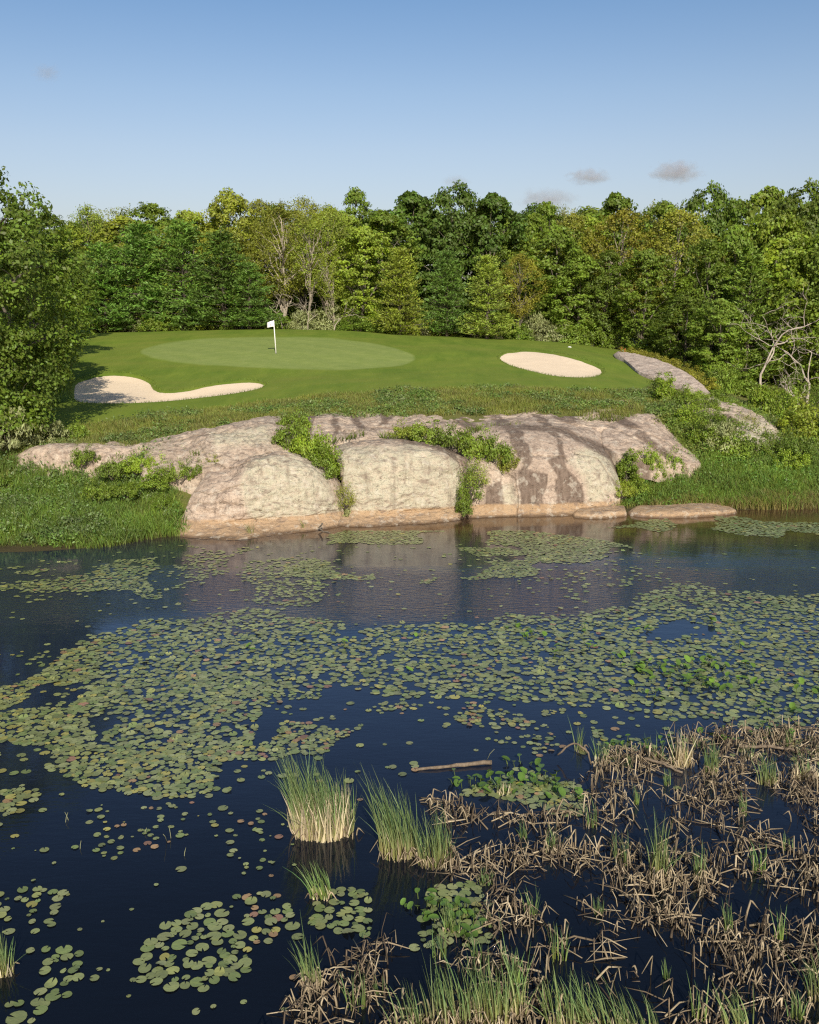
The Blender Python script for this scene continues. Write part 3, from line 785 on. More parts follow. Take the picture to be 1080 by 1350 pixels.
def gen_broadleaf(seed, h=12.0, r=3.6, low=.08, nclus=260, per=42, leaf=.24, csize=.62, lobes=.35, fill=.5, trunk_r=.2, nlimb=16, top=.6, flat=.6, bare=0.0, droop=0.0):
    global RNG
    RNG = np.random.default_rng(seed)
    tr, cr = Acc(), Acc()
    lean = RNG.normal(size=2) * .03 * h
    k = 9; t = np.linspace(0, 1, k)
    TP = np.stack([lean[0] * t ** 2 + RNG.normal(size=k) * .05 * t * 2, lean[1] * t ** 2 + RNG.normal(size=k) * .05 * t * 2, t * h * .82 - .3 * (t == 0)], -1)
    tube(tr, TP, trunk_r * (1 - t * .85) * np.where(t == 0, 1.5, 1), 7)
    leaf *= .84; per = int(per * 1.25)
    # crown envelope
    C, W = [], []
    tries = 0
    while len(C) < nclus and tries < nclus * 30:
        tries += 1
        f = RNG.uniform(low, 1.0)
        s = (f - low) / (1 - low)
        prof = (math.sin(math.pi * min(1, s / (2 * top))) if s < top else math.cos(.5 * math.pi * (s - top) / (1 - top))) ** .62
        prof = max(prof, .55 if s < .45 and low < .15 else .0)
        th = RNG.uniform(0, 2 * math.pi)
        lob = 1 + lobes * float(vnoise(np.array([math.cos(th) * 1.4 + seed, math.sin(th) * 1.4, f * 3.2]), seed)) + lobes * .5 * float(vnoise(np.array([math.cos(th) * 3 + seed, math.sin(th) * 3, f * 7.5]), seed + 1))
        rr = r * prof * lob * (fill + (1 - fill) * RNG.uniform() ** .5)
        p = np.array([math.cos(th) * rr, math.sin(th) * rr, f * h + h * .07 * (lob - 1)])
        if float(vnoise(p * .75, seed + 5)) < -.33: continue
        p[:2] += lean * f ** 2
        C.append(p)
    C = np.array(C)
    # limbs reach toward some of the clusters
    order = RNG.permutation(len(C))
    for j in range(nlimb):
        c = C[order[j]]
        f0 = np.clip(c[2] / h - RNG.uniform(.15, .35), .1, .75)
        p0 = np.array([np.interp(f0 / .82, t, TP[:, 0]), np.interp(f0 / .82, t, TP[:, 1]), f0 * h])
        P = limb_path(p0, c * [1.02, 1.02, 1.01], .08, 6)
        rad = trunk_r * .5 * (1 - f0 * .6) * np.linspace(1, .15, 6)
        tube(tr, P, rad, 5)
        for q in range(3):
            a = P[2 + q]
            e = a + unit(RNG.normal(size=3) + [0, 0, .6]) * r * RNG.uniform(.2, .4)
            tube(tr, limb_path(a, e, .05, 4), rad[3 + min(q, 2)] * np.linspace(.7, .15, 4), 4)
    n = len(C) * per
    cc = np.repeat(C, per, 0)
    cs = np.repeat(csize * RNG.uniform(.55, 1.35, len(C)), per)
    off = RNG.normal(size=(n, 3)); off = off / (np.linalg.norm(off, axis=1, keepdims=True) + 1e-6) * (RNG.uniform(0, 1, n) ** .45)[:, None]
    off[:, 2] *= flat
    pos = cc + off * cs[:, None]
    pos[:, 2] -= droop * np.abs(off[:, 0] + off[:, 1]) * cs
    outw = unit(np.concatenate([cc[:, :2], np.zeros((n, 1))], 1))
    nrm = unit(off * .8 + outw * .55 + np.array([0, 0, .55]) + RNG.normal(size=(n, 3)) * .55)
    U = unit(np.cross(nrm, RNG.normal(size=(n, 3))))
    Vv = np.cross(nrm, U)
    keep = pos[:, 2] > .05
    sz = leaf * RNG.uniform(.6, 1.3, n)
    cards(cr, pos[keep], U[keep], Vv[keep], sz[keep] * 1.25, sz[keep] * .8, .12)
    return tr.mesh('trunk', True), cr.mesh('crown')

def gen_pine(seed, h=10.0, r=2.6, whorl=.42, per=11, needle=.34, gap=.12, taper=.75):
    global RNG
    RNG = np.random.default_rng(seed)
    tr, cr = Acc(), Acc()
    t = np.linspace(0, 1, 8)
    tube(tr, np.stack([RNG.normal(size=8) * .03, RNG.normal(size=8) * .03, t * h - .3 * (t == 0)], -1), .17 * (1 - t * .92), 6)
    C, D = [], []
    z = .35
    while z < h - .2:
        f = z / h
        L = r * ((1 - f) ** taper * .95 + .06) * RNG.uniform(.75, 1.2)
        nb = 6 if f < .8 else 5
        a0 = RNG.uniform(0, 6.28)
        for b in range(nb):
            if RNG.uniform() < gap: continue
            a = a0 + b * 6.283 / nb + RNG.normal() * .25
            l = L * RNG.uniform(.65, 1.15)
            rise = .12 + .35 * f
            e = np.array([math.cos(a) * l, math.sin(a) * l, z + l * rise])
            s = np.array([0, 0, z])
            if l > .8 and f < .75: tube(tr, limb_path(s, e, -.04, 4, .05), .045 * np.linspace(1, .2, 4), 4, False)
            m_ = max(3, int(l / .24))
            for q in np.linspace(.28, 1.0, m_):
                side = np.array([-math.sin(a), math.cos(a), 0]) * RNG.normal() * .16 * l * (1.1 - q * .5)
                p = s + (e - s) * q + side + np.array([0, 0, RNG.normal() * .05])
                C.append(p); D.append(unit(np.array([math.cos(a), math.sin(a), .55]) + side * .6))
        z += whorl * RNG.uniform(.7, 1.25) * (1 - .35 * f)
    C.append(np.array([0, 0, h])); D.append(np.array([0, 0, 1.0]))
    C, D = np.array(C), np.array(D); n = len(C) * per
    cc = np.repeat(C, per, 0); dd = np.repeat(D, per, 0)
    U = unit(dd * .8 + RNG.normal(size=(n, 3)) * .6 + [0, 0, .2])
    pos = cc + U * needle * .35 + RNG.normal(size=(n, 3)) * [.12, .12, .06]
    cards(cr, pos, U, RNG.normal(size=(n, 3)), needle * RNG.uniform(.6, 1.3, n), needle * .30, .1)
    return tr.mesh('trunk', True), cr.mesh('crown')

def gen_bush(seed, h=1.6, r=1.2, n_stem=9, nclus=46, per=34, leaf=.15, csize=.34, elong=1.3, up=.3):
    leaf *= .62; per = int(per * 2.0)
    global RNG
    RNG = np.random.default_rng(seed)
    tr, cr = Acc(), Acc()
    C = []
    while len(C) < nclus:
        d = unit(RNG.normal(size=3)); d[2] = abs(d[2])
        lob = 1 + .4 * float(vnoise(d * 2.2 + seed, seed))
        q = RNG.uniform(.35, 1) ** .6
        C.append(np.array([d[0] * r * lob * q, d[1] * r * lob * q, .12 + d[2] * h * .88 * lob * q]))
    C = np.array(C)
    for j in range(n_stem):
        e = C[j]
        tube(tr, limb_path(np.array([e[0] * .15, e[1] * .15, -.15]), e * .95, .1, 5), .028 * np.linspace(1, .25, 5), 4, False)
    n = len(C) * per
    cc = np.repeat(C, per, 0)
    off = RNG.normal(size=(n, 3)); off = unit(off) * (RNG.uniform(0, 1, n) ** .45)[:, None]
    off[:, 2] *= .75
    pos = cc + off * csize * np.repeat(RNG.uniform(.6, 1.3, len(C)), per)[:, None]
    nrm = unit(off + unit(cc) * .5 + RNG.normal(size=(n, 3)) * .5 + [0, 0, .4])
    U = unit(np.cross(nrm, RNG.normal(size=(n, 3))) + [0, 0, up])
    sz = leaf * RNG.uniform(.6, 1.3, n)
    pos[:, 2] = np.abs(pos[:, 2])
    cards(cr, pos, U, np.cross(nrm, U), sz * elong, sz * .75, .12)
    return tr.mesh('stem', True), cr.mesh('foliage')

def gen_dead_tree(seed, h=6.0, spread=3.0, depth=4, trunk_r=.14, first=.25):
    global RNG
    RNG = np.random.default_rng(seed)
    a = Acc()
    def grow(p, d, L, rad, lev):
        k = 6
        P = [p]; dd = d.copy()
        for i in range(k):
            dd = unit(dd + RNG.normal(size=3) * .22 + [0, 0, .03])
            P.append(P[-1] + dd * L / k)
        P = np.array(P)
        tube(a, P, rad * np.linspace(1, .45, k + 1), 6 if lev == 0 else 5)
        if lev >= depth: return
        for b in range(3 if lev < 2 else 2):
            q = RNG.integers(2, k + 1)
            nd = unit(dd * .6 + RNG.normal(size=3) * .75 * np.array([1, 1, .7]) + [0, 0, .15])
            grow(P[q], nd, L * RNG.uniform(.55, .8), rad * .55, lev + 1)
    grow(np.array([0, 0, -.2]), unit(np.array([RNG.normal() * .25, RNG.normal() * .2, 1.0])), h * .42, trunk_r, 0)
    return a.mesh('trunk', True)

PROTO = {
    'round':  gen_broadleaf(101, nclus=300, per=44, leaf=.25, lobes=.4),
    'tall':   gen_broadleaf(102, r=2.9, nclus=280, per=42, leaf=.23, lobes=.45, top=.55, csize=.55),
    'big':    gen_broadleaf(103, r=4.3, nclus=330, per=46, leaf=.27, lobes=.5, csize=.75),
    'airy':   gen_broadleaf(104, r=3.8, low=.28, nclus=330, per=26, leaf=.17, lobes=.45, csize=.75, trunk_r=.19, nlimb=30, fill=.35),
    'olive':  gen_broadleaf(105, r=3.9, low=.2, nclus=360, per=34, leaf=.18, lobes=.4, csize=.62, trunk_r=.17, nlimb=26),
    'dense':  gen_broadleaf(106, r=3.3, nclus=320, per=44, leaf=.30, lobes=.5, csize=.6, flat=.5),
    'skirted':gen_broadleaf(107, r=3.2, low=.03, nclus=320, per=40, leaf=.26, lobes=.4, csize=.6, top=.45),
    'wispy':  gen_broadleaf(108, r=2.6, low=.35, nclus=110, per=20, leaf=.17, lobes=.5, csize=.7, nlimb=26, fill=.3, trunk_r=.14),
    'pine':   gen_pine(201), 'pine_broad': gen_pine(202, r=3.2, per=11, whorl=.45, taper=.6), 'pine_young': gen_pine(203, h=8, r=2.3, per=12, whorl=.34, taper=.55, needle=.3),
}
BUSH = {
    'leafy': gen_bush(301), 'willow': gen_bush(302, h=1.9, leaf=.15, elong=2.4, up=.9, csize=.42), 'dense': gen_bush(303, h=1.3, r=1.4, nclus=60, per=36, leaf=.13),
    'upright': gen_bush(304, h=2.3, r=.9, leaf=.17, elong=1.7, up=.8, nclus=50), 'low': gen_bush(305, h=.8, r=1.1, nclus=44, per=30, leaf=.12, csize=.26),
    'sparse': gen_bush(306, h=1.8, r=1.3, nclus=40, per=20, leaf=.13, csize=.45, n_stem=22),
}
RNG = np.random.default_rng(99)
HEIGHT = {k: 12.0 for k in PROTO}; HEIGHT.update(pine=10.0, pine_broad=10.0, pine_young=8.0)
WIDTH = dict(round=3.9, tall=3.2, big=4.7, airy=4.3, olive=4.3, dense=3.7, skirted=3.6, wispy=3.0, pine=2.7, pine_broad=3.3, pine_young=2.4)
PAL = dict(dark=(0.105, 0.171, 0.022), pine=(0.130, 0.224, 0.029), mid=(0.191, 0.270, 0.024), bright=(0.246, 0.335, 0.026), yellow=(.27, .325, .026),
           olive=(.265, .285, .026), rust=(.29, .275, .026), silver=(0.320, 0.346, 0.143), deep=(0.147, 0.217, 0.021), lime=(0.296, 0.364, 0.039))
FIRST = {}
def tree(kind, px, top_y, Y, wpx, colour, label, group, bark='bark', py_base=440, name=None):
    base = ground_col(px, Y, py_base)
    top = at_depth(px, top_y, Y)[2]
    h = max(1.5, top - base[2])
    half = wpx * .5 / F * Y
    s_w = half / WIDTH[kind]; s_h = h / (HEIGHT[kind] * 1.02)
    nm = name or ('pine_tree' if kind.startswith('pine') else 'broadleaf_tree')
    r = empty(nm, base, random.uniform(0, 6.28), (s_w, s_w, s_h))
    tm, cm = PROTO[kind]
    t = link('trunk', tm, None, r); c = link('crown', cm, None, r)
    for o, mt in ((t, M[bark]), (c, M['needle'] if kind.startswith('pine') else M['leaf'])):
        if not o.data.materials: o.data.materials.append(mt)
        o.material_slots[0].link = 'OBJECT'; o.material_slots[0].material = mt
    k = random.uniform(.85, 1.15)
    c.color = tuple(min(1, v * k * random.uniform(.95, 1.05)) for v in PAL[colour]) + (1,)
    return tag(r, label, 'tree', group)

GB, GF, GP = 'trees standing back in the wood', 'trees along the front edge of the wood', 'pines at the edge of the green'
CW = dict(dark='dark green', pine='deep green', mid='mid green', bright='bright green', yellow='yellow green', olive='olive tinged', rust='golden green', silver='silvery', deep='deep green', lime='lime green')
KW = dict(round='round crowned', tall='slender', big='wide crowned', airy='open limbed', olive='many stemmed', dense='densely leaved', skirted='low branched', wispy='thin wispy')
ORD = ['first', 'second', 'third', 'fourth', 'fifth', 'sixth', 'seventh', 'eighth', 'ninth', 'tenth', 'eleventh', 'twelfth', 'thirteenth', 'fourteenth', 'fifteenth', 'sixteenth',
       'seventeenth', 'eighteenth', 'nineteenth', 'twentieth', 'twenty first', 'twenty second', 'twenty third', 'twenty fourth', 'twenty fifth', 'twenty sixth', 'twenty seventh', 'twenty eighth', 'twenty ninth', 'thirtieth']
def ordn(i):
    return ORD[i] if i < len(ORD) else ['thirty', 'forty', 'fifty', 'sixty', 'seventy', 'eighty'][(i - 30) // 10] + ' ' + ORD[i % 10 + 0]
pines = [('pine_broad', 140, 318, 91, 120, 'pine', 'low spreading deep green pine beside the dark gap at left'),
         ('pine', 190, 290, 93, 125, 'pine', 'tall deep green pine behind the left of the putting green'),
         ('pine_broad', 245, 288, 92, 135, 'pine', 'broadest deep green pine, between two tall pines'),
         ('pine', 296, 302, 90, 120, 'pine', 'deep green pine with tiered boughs left of the pale forked tree'),
         ('pine_young', 330, 345, 89, 80, 'pine', 'short pine behind the flag, lowest of its row'),
         ('pine_young', 527, 326, 89, 82, 'yellow', 'young yellow green pine right of the flag, first of a trio'),
         ('pine_young', 589, 330, 90, 76, 'pine', 'young dark pine between two yellow green ones'),
         ('pine_young', 642, 336, 88, 84, 'lime', 'young lime green pine above the oval bunker'),
         ('pine', 985, 330, 84, 110, 'deep', 'deep green pine behind the bleached dead tree')]
for kd, px, ty, Y, wp, cl, lb in pines: tree(kd, px, ty, Y, wp, cl, lb, GP)
front = [('airy', 376, 268, 95, 125, 'olive', 'pale_bark'), ('wispy', 408, 285, 93, 80, 'yellow', 'pale_bark'), ('airy', 432, 272, 97, 105, 'yellow', 'pale_bark'), ('wispy', 441, 330, 92, 55, 'yellow', 'pale_bark'),
         ('skirted', 478, 300, 94, 95, 'bright', 'bark'), ('dense', 505, 280, 99, 100, 'mid', 'bark'), ('airy', 684, 335, 91, 75, 'rust', 'bark'),
         ('dense', 730, 300, 96, 100, 'mid', 'bark'), ('skirted', 762, 335, 93, 90, 'mid', 'bark'), ('tall', 795, 330, 92, 70, 'deep', 'bark'),
         ('olive', 748, 280, 100, 95, 'olive', 'bark'), ('olive', 812, 274, 99, 125, 'rust', 'pale_bark'), ('olive', 885, 276, 97, 150, 'olive', 'pale_bark'),
         ('skirted', 846, 330, 90, 90, 'mid', 'bark'), ('tall', 935, 315, 88, 80, 'deep', 'bark'), ('dense', 962, 300, 92, 90, 'mid', 'bark'),
         ('dense', 1030, 310, 86, 120, 'bright', 'bark'), ('skirted', 1085, 300, 82, 120, 'mid', 'bark'), ('skirted', 905, 380, 82, 80, 'deep', 'bark'), ('dense', 950, 395, 78, 80, 'mid', 'bark'),
         ('dense', 112, 330, 92, 80, 'deep', 'bark'), ('round', 1130, 280, 84, 130, 'mid', 'bark')]
front += [('dense', 1180, 300, 80, 130, 'mid', 'bark'), ('big', 1240, 270, 84, 160, 'deep', 'bark'), ('skirted', 1300, 290, 80, 150, 'mid', 'bark'), ('big', 1370, 270, 84, 170, 'mid', 'bark')]
front.sort(key=lambda r: r[1])
for i, (kd, px, ty, Y, wp, cl, bk) in enumerate(front):
    tree(kd, px, ty, Y, wp, cl, f'{CW[cl]} {KW[kd]} tree, {ordn(i)} from the left at the wood edge', GF, bk)
back = [('round', 85, 300, 104, 120, 'yellow'), ('airy', 125, 272, 108, 95, 'yellow'), ('wispy', 165, 268, 110, 90, 'silver'), ('tall', 215, 268, 108, 90, 'mid'), ('round', 170, 290, 106, 120, 'yellow'),
        ('round', 262, 282, 106, 100, 'yellow'), ('big', 312, 254, 107, 110, 'yellow'), ('olive', 345, 262, 106, 90, 'olive'), ('airy', 400, 262, 108, 100, 'olive'),
        ('wispy', 447, 268, 112, 70, 'silver'), ('tall', 474, 250, 110, 70, 'mid'), ('round', 455, 285, 106, 110, 'yellow'), ('dense', 545, 254, 106, 110, 'dark'), ('big', 598, 246, 106, 120, 'dark'),
        ('dense', 645, 256, 105, 100, 'dark'), ('round', 690, 284, 106, 90, 'mid'), ('tall', 715, 266, 112, 70, 'mid'), ('wispy', 742, 262, 114, 70, 'silver'), ('dense', 700, 310, 103, 90, 'bright'), ('dense', 806, 256, 110, 95, 'deep'),
        ('round', 770, 290, 106, 90, 'yellow'), ('wispy', 860, 256, 114, 80, 'silver'), ('big', 925, 248, 110, 110, 'deep'), ('dense', 995, 250, 108, 110, 'mid'), ('big', 1050, 246, 104, 130, 'deep'),
        ('round', 880, 268, 112, 90, 'mid'), ('big', 1010, 276, 100, 120, 'mid'), ('big', 1120, 244, 106, 140, 'dark'), ('big', 40, 300, 104, 130, 'mid'), ('big', -30, 280, 100, 150, 'deep')]
back.sort(key=lambda r: r[1])
for i, (kd, px, ty, Y, wp, cl) in enumerate(back):
    tree(kd, px, ty, Y, wp, cl, f'{CW[cl]} {KW[kd]} tree, {ordn(i)} from the left in the back rank', GB)
fill = []
for i, px in enumerate(range(60, 1160, 38)):
    fill.append((px, (286 if px < 300 else 268) + (i * 37) % 24, 116 + (i * 53) % 9))
for i, (px, ty, Y) in enumerate(fill):
    tree(['round', 'big', 'dense', 'tall'][i % 4], px, ty, Y, 110, ['deep', 'mid', 'dark'][i % 3], f'shaded tree deep in the wood, {ordn(i)} from the left of its rank', 'deep shaded trees of the wood')

# the big tree at the left bank and the wood that continues behind it
big_tr, big_cr = gen_broadleaf(401, h=11.6, r=4.0, low=.02, nclus=620, per=70, leaf=.165, lobes=.42, csize=.6, trunk_r=.24, nlimb=34, fill=.62, top=.55)
low_tr, low_cr = gen_broadleaf(402, h=6.4, r=2.3, low=.0, nclus=260, per=60, leaf=.15, lobes=.45, csize=.5, trunk_r=.12, nlimb=24, fill=.55, top=.5)
RNG = np.random.default_rng(5)
def placed(name, label, base, meshes, colour, group=None, rz=0, sc=(1, 1, 1), bark='bark'):
    r = empty(name, base, rz, sc)
    t = link('trunk', meshes[0], M[bark], r); c = link('crown', meshes[1], M['leaf'], r)
    c.color = (*PAL[colour], 1)
    return tag(r, label, 'tree', group)
placed('broadleaf_tree', 'big leafy tree leaning into view at the left edge', ground_col(-28, 41.0, 560), (big_tr, big_cr), 'deep', 'trees on the left bank', .4, (1, 1, 1.02))
placed('broadleaf_tree', 'small leafy tree below the big left tree, casting shade on the kidney bunker', ground_col(46, 50.0, 520), (low_tr, low_cr), 'deep', 'trees on the left bank', 1.0, (1, 1, 1.2))
for (kd, px, ty, Y, wp, cl, lb) in [('skirted', 20, 330, 58, 190, 'mid', 'shaded tree just behind the big left tree'), ('skirted', 62, 350, 68, 110, 'deep', 'dark tree beside the left end of the kidney bunker, further back'),
                                    ('dense', 88, 345, 80, 90, 'deep', 'dark tree by the gap at the left end of the pines'), ('big', -90, 260, 62, 220, 'mid', 'wide tree mostly cut off by the left edge')]:
    tree(kd, px, ty, Y, wp, cl, lb, 'trees on the left bank', py_base=480)

# dead trees on the right
for (px, py, Y, h, sd, rz, lb) in [(1006, 508, 66, 9.2, 511, .3, 'bleached bare dead tree with crooked limbs right of the oval bunker'), (1068, 480, 66, 9.0, 506, 2.0, 'smaller bleached dead tree at the right edge'),
                                   (1060, 505, 62, 3.4, 509, 1.0, 'low bare grey branches at the right edge above the bank')]:
    b = ground_col(px, Y, py)
    r = empty('dead_tree', b, rz)
    link('trunk', gen_dead_tree(sd, h, depth=5, trunk_r=.11), M['grey_bark'], r)
    tag(r, lb, 'dead tree', 'bleached dead trees')
for (px, Y, h, sd, lb) in [(372, 91, 6.5, 520, 'pale forked bare tree just above the flag'), (407, 90.5, 5.2, 523, 'slim pale bare trunk right of the flag'), (440, 91, 6.2, 527, 'leaning pale bare trunk left of the young pines'), (392, 92, 6.0, 529, 'pale bare sapling between two pale trunks')]:
    r = empty('dead_tree', ground_col(px, Y, 440), 0)
    link('trunk', gen_dead_tree(sd, h * .85, depth=3, trunk_r=.06), M['pale_bark'], r)
    tag(r, lb, 'dead tree', 'pale bare trees behind the flag')
RNG = np.random.default_rng(6)

# ------------------------------------------------------------------ shrubs
BCOUNT = {}
def shrub(kind, P, h, wd, colour, label, group):
    hh = dict(leafy=1.6, willow=1.9, dense=1.3, upright=2.3, low=.8, sparse=1.8)[kind]; rr = dict(leafy=1.3, willow=1.3, dense=1.5, upright=1.0, low=1.2, sparse=1.4)[kind]
    r = empty('shrub', P, random.uniform(0, 6.28), (wd * .5 / rr, wd * .5 / rr, h / hh))
    sm, fm = BUSH[kind]
    s = link('stem', sm, M['bark'], r); f = link('foliage', fm, M['leaf'], r)
    k = random.uniform(.85, 1.2)
    f.color = tuple(v * k for v in PAL[colour]) + (1,)
    return tag(r, label, 'shrub', group)
i = 0
px = 112
while px < 835:
    Y = random.uniform(90.2, 93.5)
    kd = random.choice(['leafy', 'dense', 'willow', 'upright', 'sparse', 'leafy'])
    cl = random.choice(['mid', 'bright', 'silver', 'deep', 'mid', 'yellow'])
    shrub(kd, ground_col(px, Y, 440) + [0, 0, -.05], random.uniform(1.2, 3.0), random.uniform(2.4, 4.2), cl, f'{CW[cl]} undergrowth shrub behind the green, {ordn(i)} from the left', 'shrubs along the back of the green')
    px += random.uniform(17, 26); i += 1
i = 0
pts = []
for tr_ in range(2000):
    px, py = random.uniform(850, 1120), random.uniform(452, 600)
    edge = np.interp(px, [815, 850, 880, 905, 930, 950, 1000, 1045, 1120], [458, 462, 470, 482, 506, 528, 552, 585, 590])
    if py > edge - 3 or any(abs(px - a) < 24 and abs(py - b) < 15 for a, b in pts): continue
    pts.append((px, py))
pts.sort()
for i, (px, py) in enumerate(pts):
    P = ground_hit(px, py)
    kd = random.choice(['leafy', 'dense', 'willow', 'sparse', 'leafy', 'upright', 'sparse'])
    cl = random.choice(['mid', 'deep', 'bright', 'deep', 'olive', 'mid', 'yellow'])
    shrub(kd, P, random.uniform(1.2, 2.6), random.uniform(2.0, 3.4), cl, f'{CW[cl]} shrub on the slope right of the bare slab, {ordn(i)} from the left', 'shrubs on the right slope')
# individually placed shrubs: (kind, photo x, photo y of the base, depth or None for ground, height, width, colour, label)
for (kd, px, py, Y, h, wd, cl, lb) in [
    ('low', 385, 592, 39.6, .85, 1.3, 'mid', 'leafy bush at the top of the gully left of the pale block'), ('low', 408, 605, 38.9, .9, 1.3, 'bright', 'leafy bush halfway down the gully'),
    ('leafy', 428, 628, 38.0, 1.1, 1.2, 'mid', 'largest gully bush beside the lichen boulder'), ('low', 446, 640, 37.6, .8, .9, 'silver', 'silvery bush hanging in the gully by the pale block'),
    ('sparse', 455, 668, 37.2, .8, .7, 'olive', 'thin olive bush low in the gully above the water'),
    ('low', 560, 582, 40.9, .6, 1.4, 'bright', 'low bush on top of the pale block'), ('low', 600, 592, 40.3, .7, 1.4, 'mid', 'low bush behind the right corner of the pale block'), ('low', 630, 602, 40.0, .8, 1.3, 'bright', 'leafy bush in the cleft left of the dome'),
    ('low', 655, 612, 39.7, .8, 1.2, 'mid', 'bush against the left shoulder of the dome'), ('low', 672, 622, 39.5, .6, .8, 'olive', 'small olive bush on the dome edge'),
    ('sparse', 618, 660, 38.3, 1.3, .9, 'mid', 'trailing bush on the brown rock right of the pale block'), ('sparse', 628, 640, 38.6, 1.0, .8, 'yellow', 'yellow green bush above the trailing bush'),
    ('upright', 826, 632, 40.8, 1.2, 1.1, 'mid', 'upright bush at the right foot of the dome'), ('leafy', 838, 655, 40.4, .9, 1.4, 'bright', 'bright bush by the short waterline ledge'),
    ('low', 850, 612, 41.4, .7, 1.5, 'bright', 'low bush along the lower edge of the tilted slab'), ('low', 882, 620, 42.0, .8, 1.5, 'mid', 'green bush below the middle of the tilted slab'), ('low', 822, 655, 39.8, .6, 1.2, 'yellow', 'low yellow green plant at the grass corner beside the dome'),
    ('low', 388, 575, 42, .7, 1.2, 'mid', 'leafy bush on the shelf above the gully'), ('low', 540, 578, 41.2, .5, 1.3, 'yellow', 'low yellow green plant on the flat top behind the pale block'), ('leafy', 612, 678, 37.9, .9, .6, 'mid', 'small leafy bush at the waterline right of the pale block'),
    ('low', 150, 628, 38.2, .7, 1.5, 'mid', 'leafy bush below the gap between the pink ledge and the broad slab'), ('low', 182, 622, 38.1, .7, 1.5, 'bright', 'bright bush at the left foot of the broad slab'),
    ('leafy', 205, 642, 37.2, .8, 1.4, 'mid', 'rounded bush in the grass left of the lichen boulder'), ('low', 236, 634, 37.4, .7, 1.3, 'bright', 'bush touching the left shoulder of the lichen boulder'), ('low', 258, 628, 37.5, .6, 1.2, 'mid', 'low bush in the nook between broad slab and lichen boulder'),
    ('low', 284, 616, 37.9, .45, 1.0, 'olive', 'small olive plant on top of the lichen boulder at its left'), ('low', 165, 655, 36.9, .6, 1.4, 'mid', 'low spreading bush in the middle of the left bank grass'),
    ('dense', 862, 628, 41.5, .9, 1.5, 'bright', 'bush under the tip of the tilted slab'), ('upright', 875, 540, 50, 1.4, 1.3, 'bright', 'upright bush right of the small ribbed slab'),
    ('leafy', 868, 528, 51.5, 1.2, 1.5, 'mid', 'leafy bush on the corner of the rough below the bare slab'), ('leafy', 905, 560, 48, 1.2, 1.7, 'bright', 'leafy bush between tilted slab and mottled hump'),
    ('leafy', 925, 590, 46.2, 1.4, 1.9, 'mid', 'rounded bush in front of the mottled hump'), ('willow', 952, 588, 46.3, 1.6, 2.0, 'silver', 'silvery bush in front of the mottled hump'),
    ('leafy', 965, 600, 45.5, 1.3, 2.0, 'mid', 'green bush right of the silvery bush'), ('dense', 915, 612, 44.6, .9, 1.8, 'bright', 'low bright bush beside the tip of the tilted slab'),
    ('dense', 1050, 600, 46.5, 1.3, 2.2, 'deep', 'dark bush at the right end of the mottled hump'), ('leafy', 1078, 612, 45.5, 1.5, 2.4, 'mid', 'leafy bush at the right edge above the bank grass'),
    ('leafy', 1000, 618, 44.5, .9, 1.9, 'mid', 'bush above the right bank grass'), ('dense', 1040, 628, 43.5, .9, 1.9, 'bright', 'bright bush in the right bank grass'),
    ('willow', 8, 588, 40.2, 2.0, 2.2, 'silver', 'silvery willow bush under the big left tree'), ('willow', 60, 575, 42.0, 1.2, 1.8, 'silver', 'smaller silvery bush left of the kidney bunker'),
    ('leafy', -34, 620, 38.6, 1.4, 1.8, 'mid', 'bush cut by the left edge above the bank'), ('low', 2, 645, 38.2, .6, 1.2, 'deep', 'dark bush at the left end of the pink ledge'),
    ('low', 100, 578, 42.5, .7, 1.2, 'mid', 'small bush in the rough above the pink ledge'), ('willow', 270, 640, 38.2, .6, 1.0, 'silver', 'grey leaved plant beside the lichen boulder'),
    ('low', 112, 612, 39.0, .7, 1.2, 'mid', 'bush in front of the pink ledge'), ('low', 210, 625, 38.4, .7, 1.3, 'bright', 'bush on the grass hump left of the boulder'), ('low', 130, 660, 36.6, .8, 1.4, 'mid', 'weedy bush in the left bank grass'), ('low', 215, 672, 36.2, .6, .9, 'deep', 'dark small bush left of the tan waterline'),
]:
    if 'hump' in lb or 'silvery bush' in lb: Y = {905: 46.4, 925: 44.4, 952: 44.2, 965: 43.9, 1050: 44.2}.get(px, Y); py = float(project(ground_col(px, Y, py))[1])
    if px < 640 and px > 370 or 640 <= px < 690: h, wd = h * 1.3, wd * 1.45
    P = at_depth(px, py, Y)
    P[2] = max(P[2], float(ground_z(P[0], P[1])) - .02) if abs(P[2] - float(ground_z(P[0], P[1]))) < .5 else P[2]
    shrub(kd, P, h, wd, cl, lb, 'shrubs on the rocks and banks')
for (kd, px, py, Y, h, wd, cl, lb) in [('leafy', 900, 548, 49.6, 1.0, 1.7, 'mid', 'leafy bush hiding the upper left of the mottled hump'), ('sparse', 930, 560, 48.0, 1.1, 1.8, 'bright', 'airy bush over the middle of the mottled hump'),
        ('leafy', 948, 578, 46.2, 1.1, 1.7, 'deep', 'dark leafy bush low against the mottled hump'), ('dense', 1000, 604, 44.4, .9, 1.8, 'mid', 'dense bush below the right half of the mottled hump'), ('sparse', 985, 560, 49.0, .7, 1.3, 'olive', 'thin olive bush growing on the crest of the mottled hump'), ('low', 960, 532, 52.2, .6, 1.6, 'mid', 'low bush in the gap between the bare slab and the hump')]:
    shrub(kd, ground_col(px, Y, py) + [0, 0, .15], h, wd, cl, lb, 'shrubs on the rocks and banks')
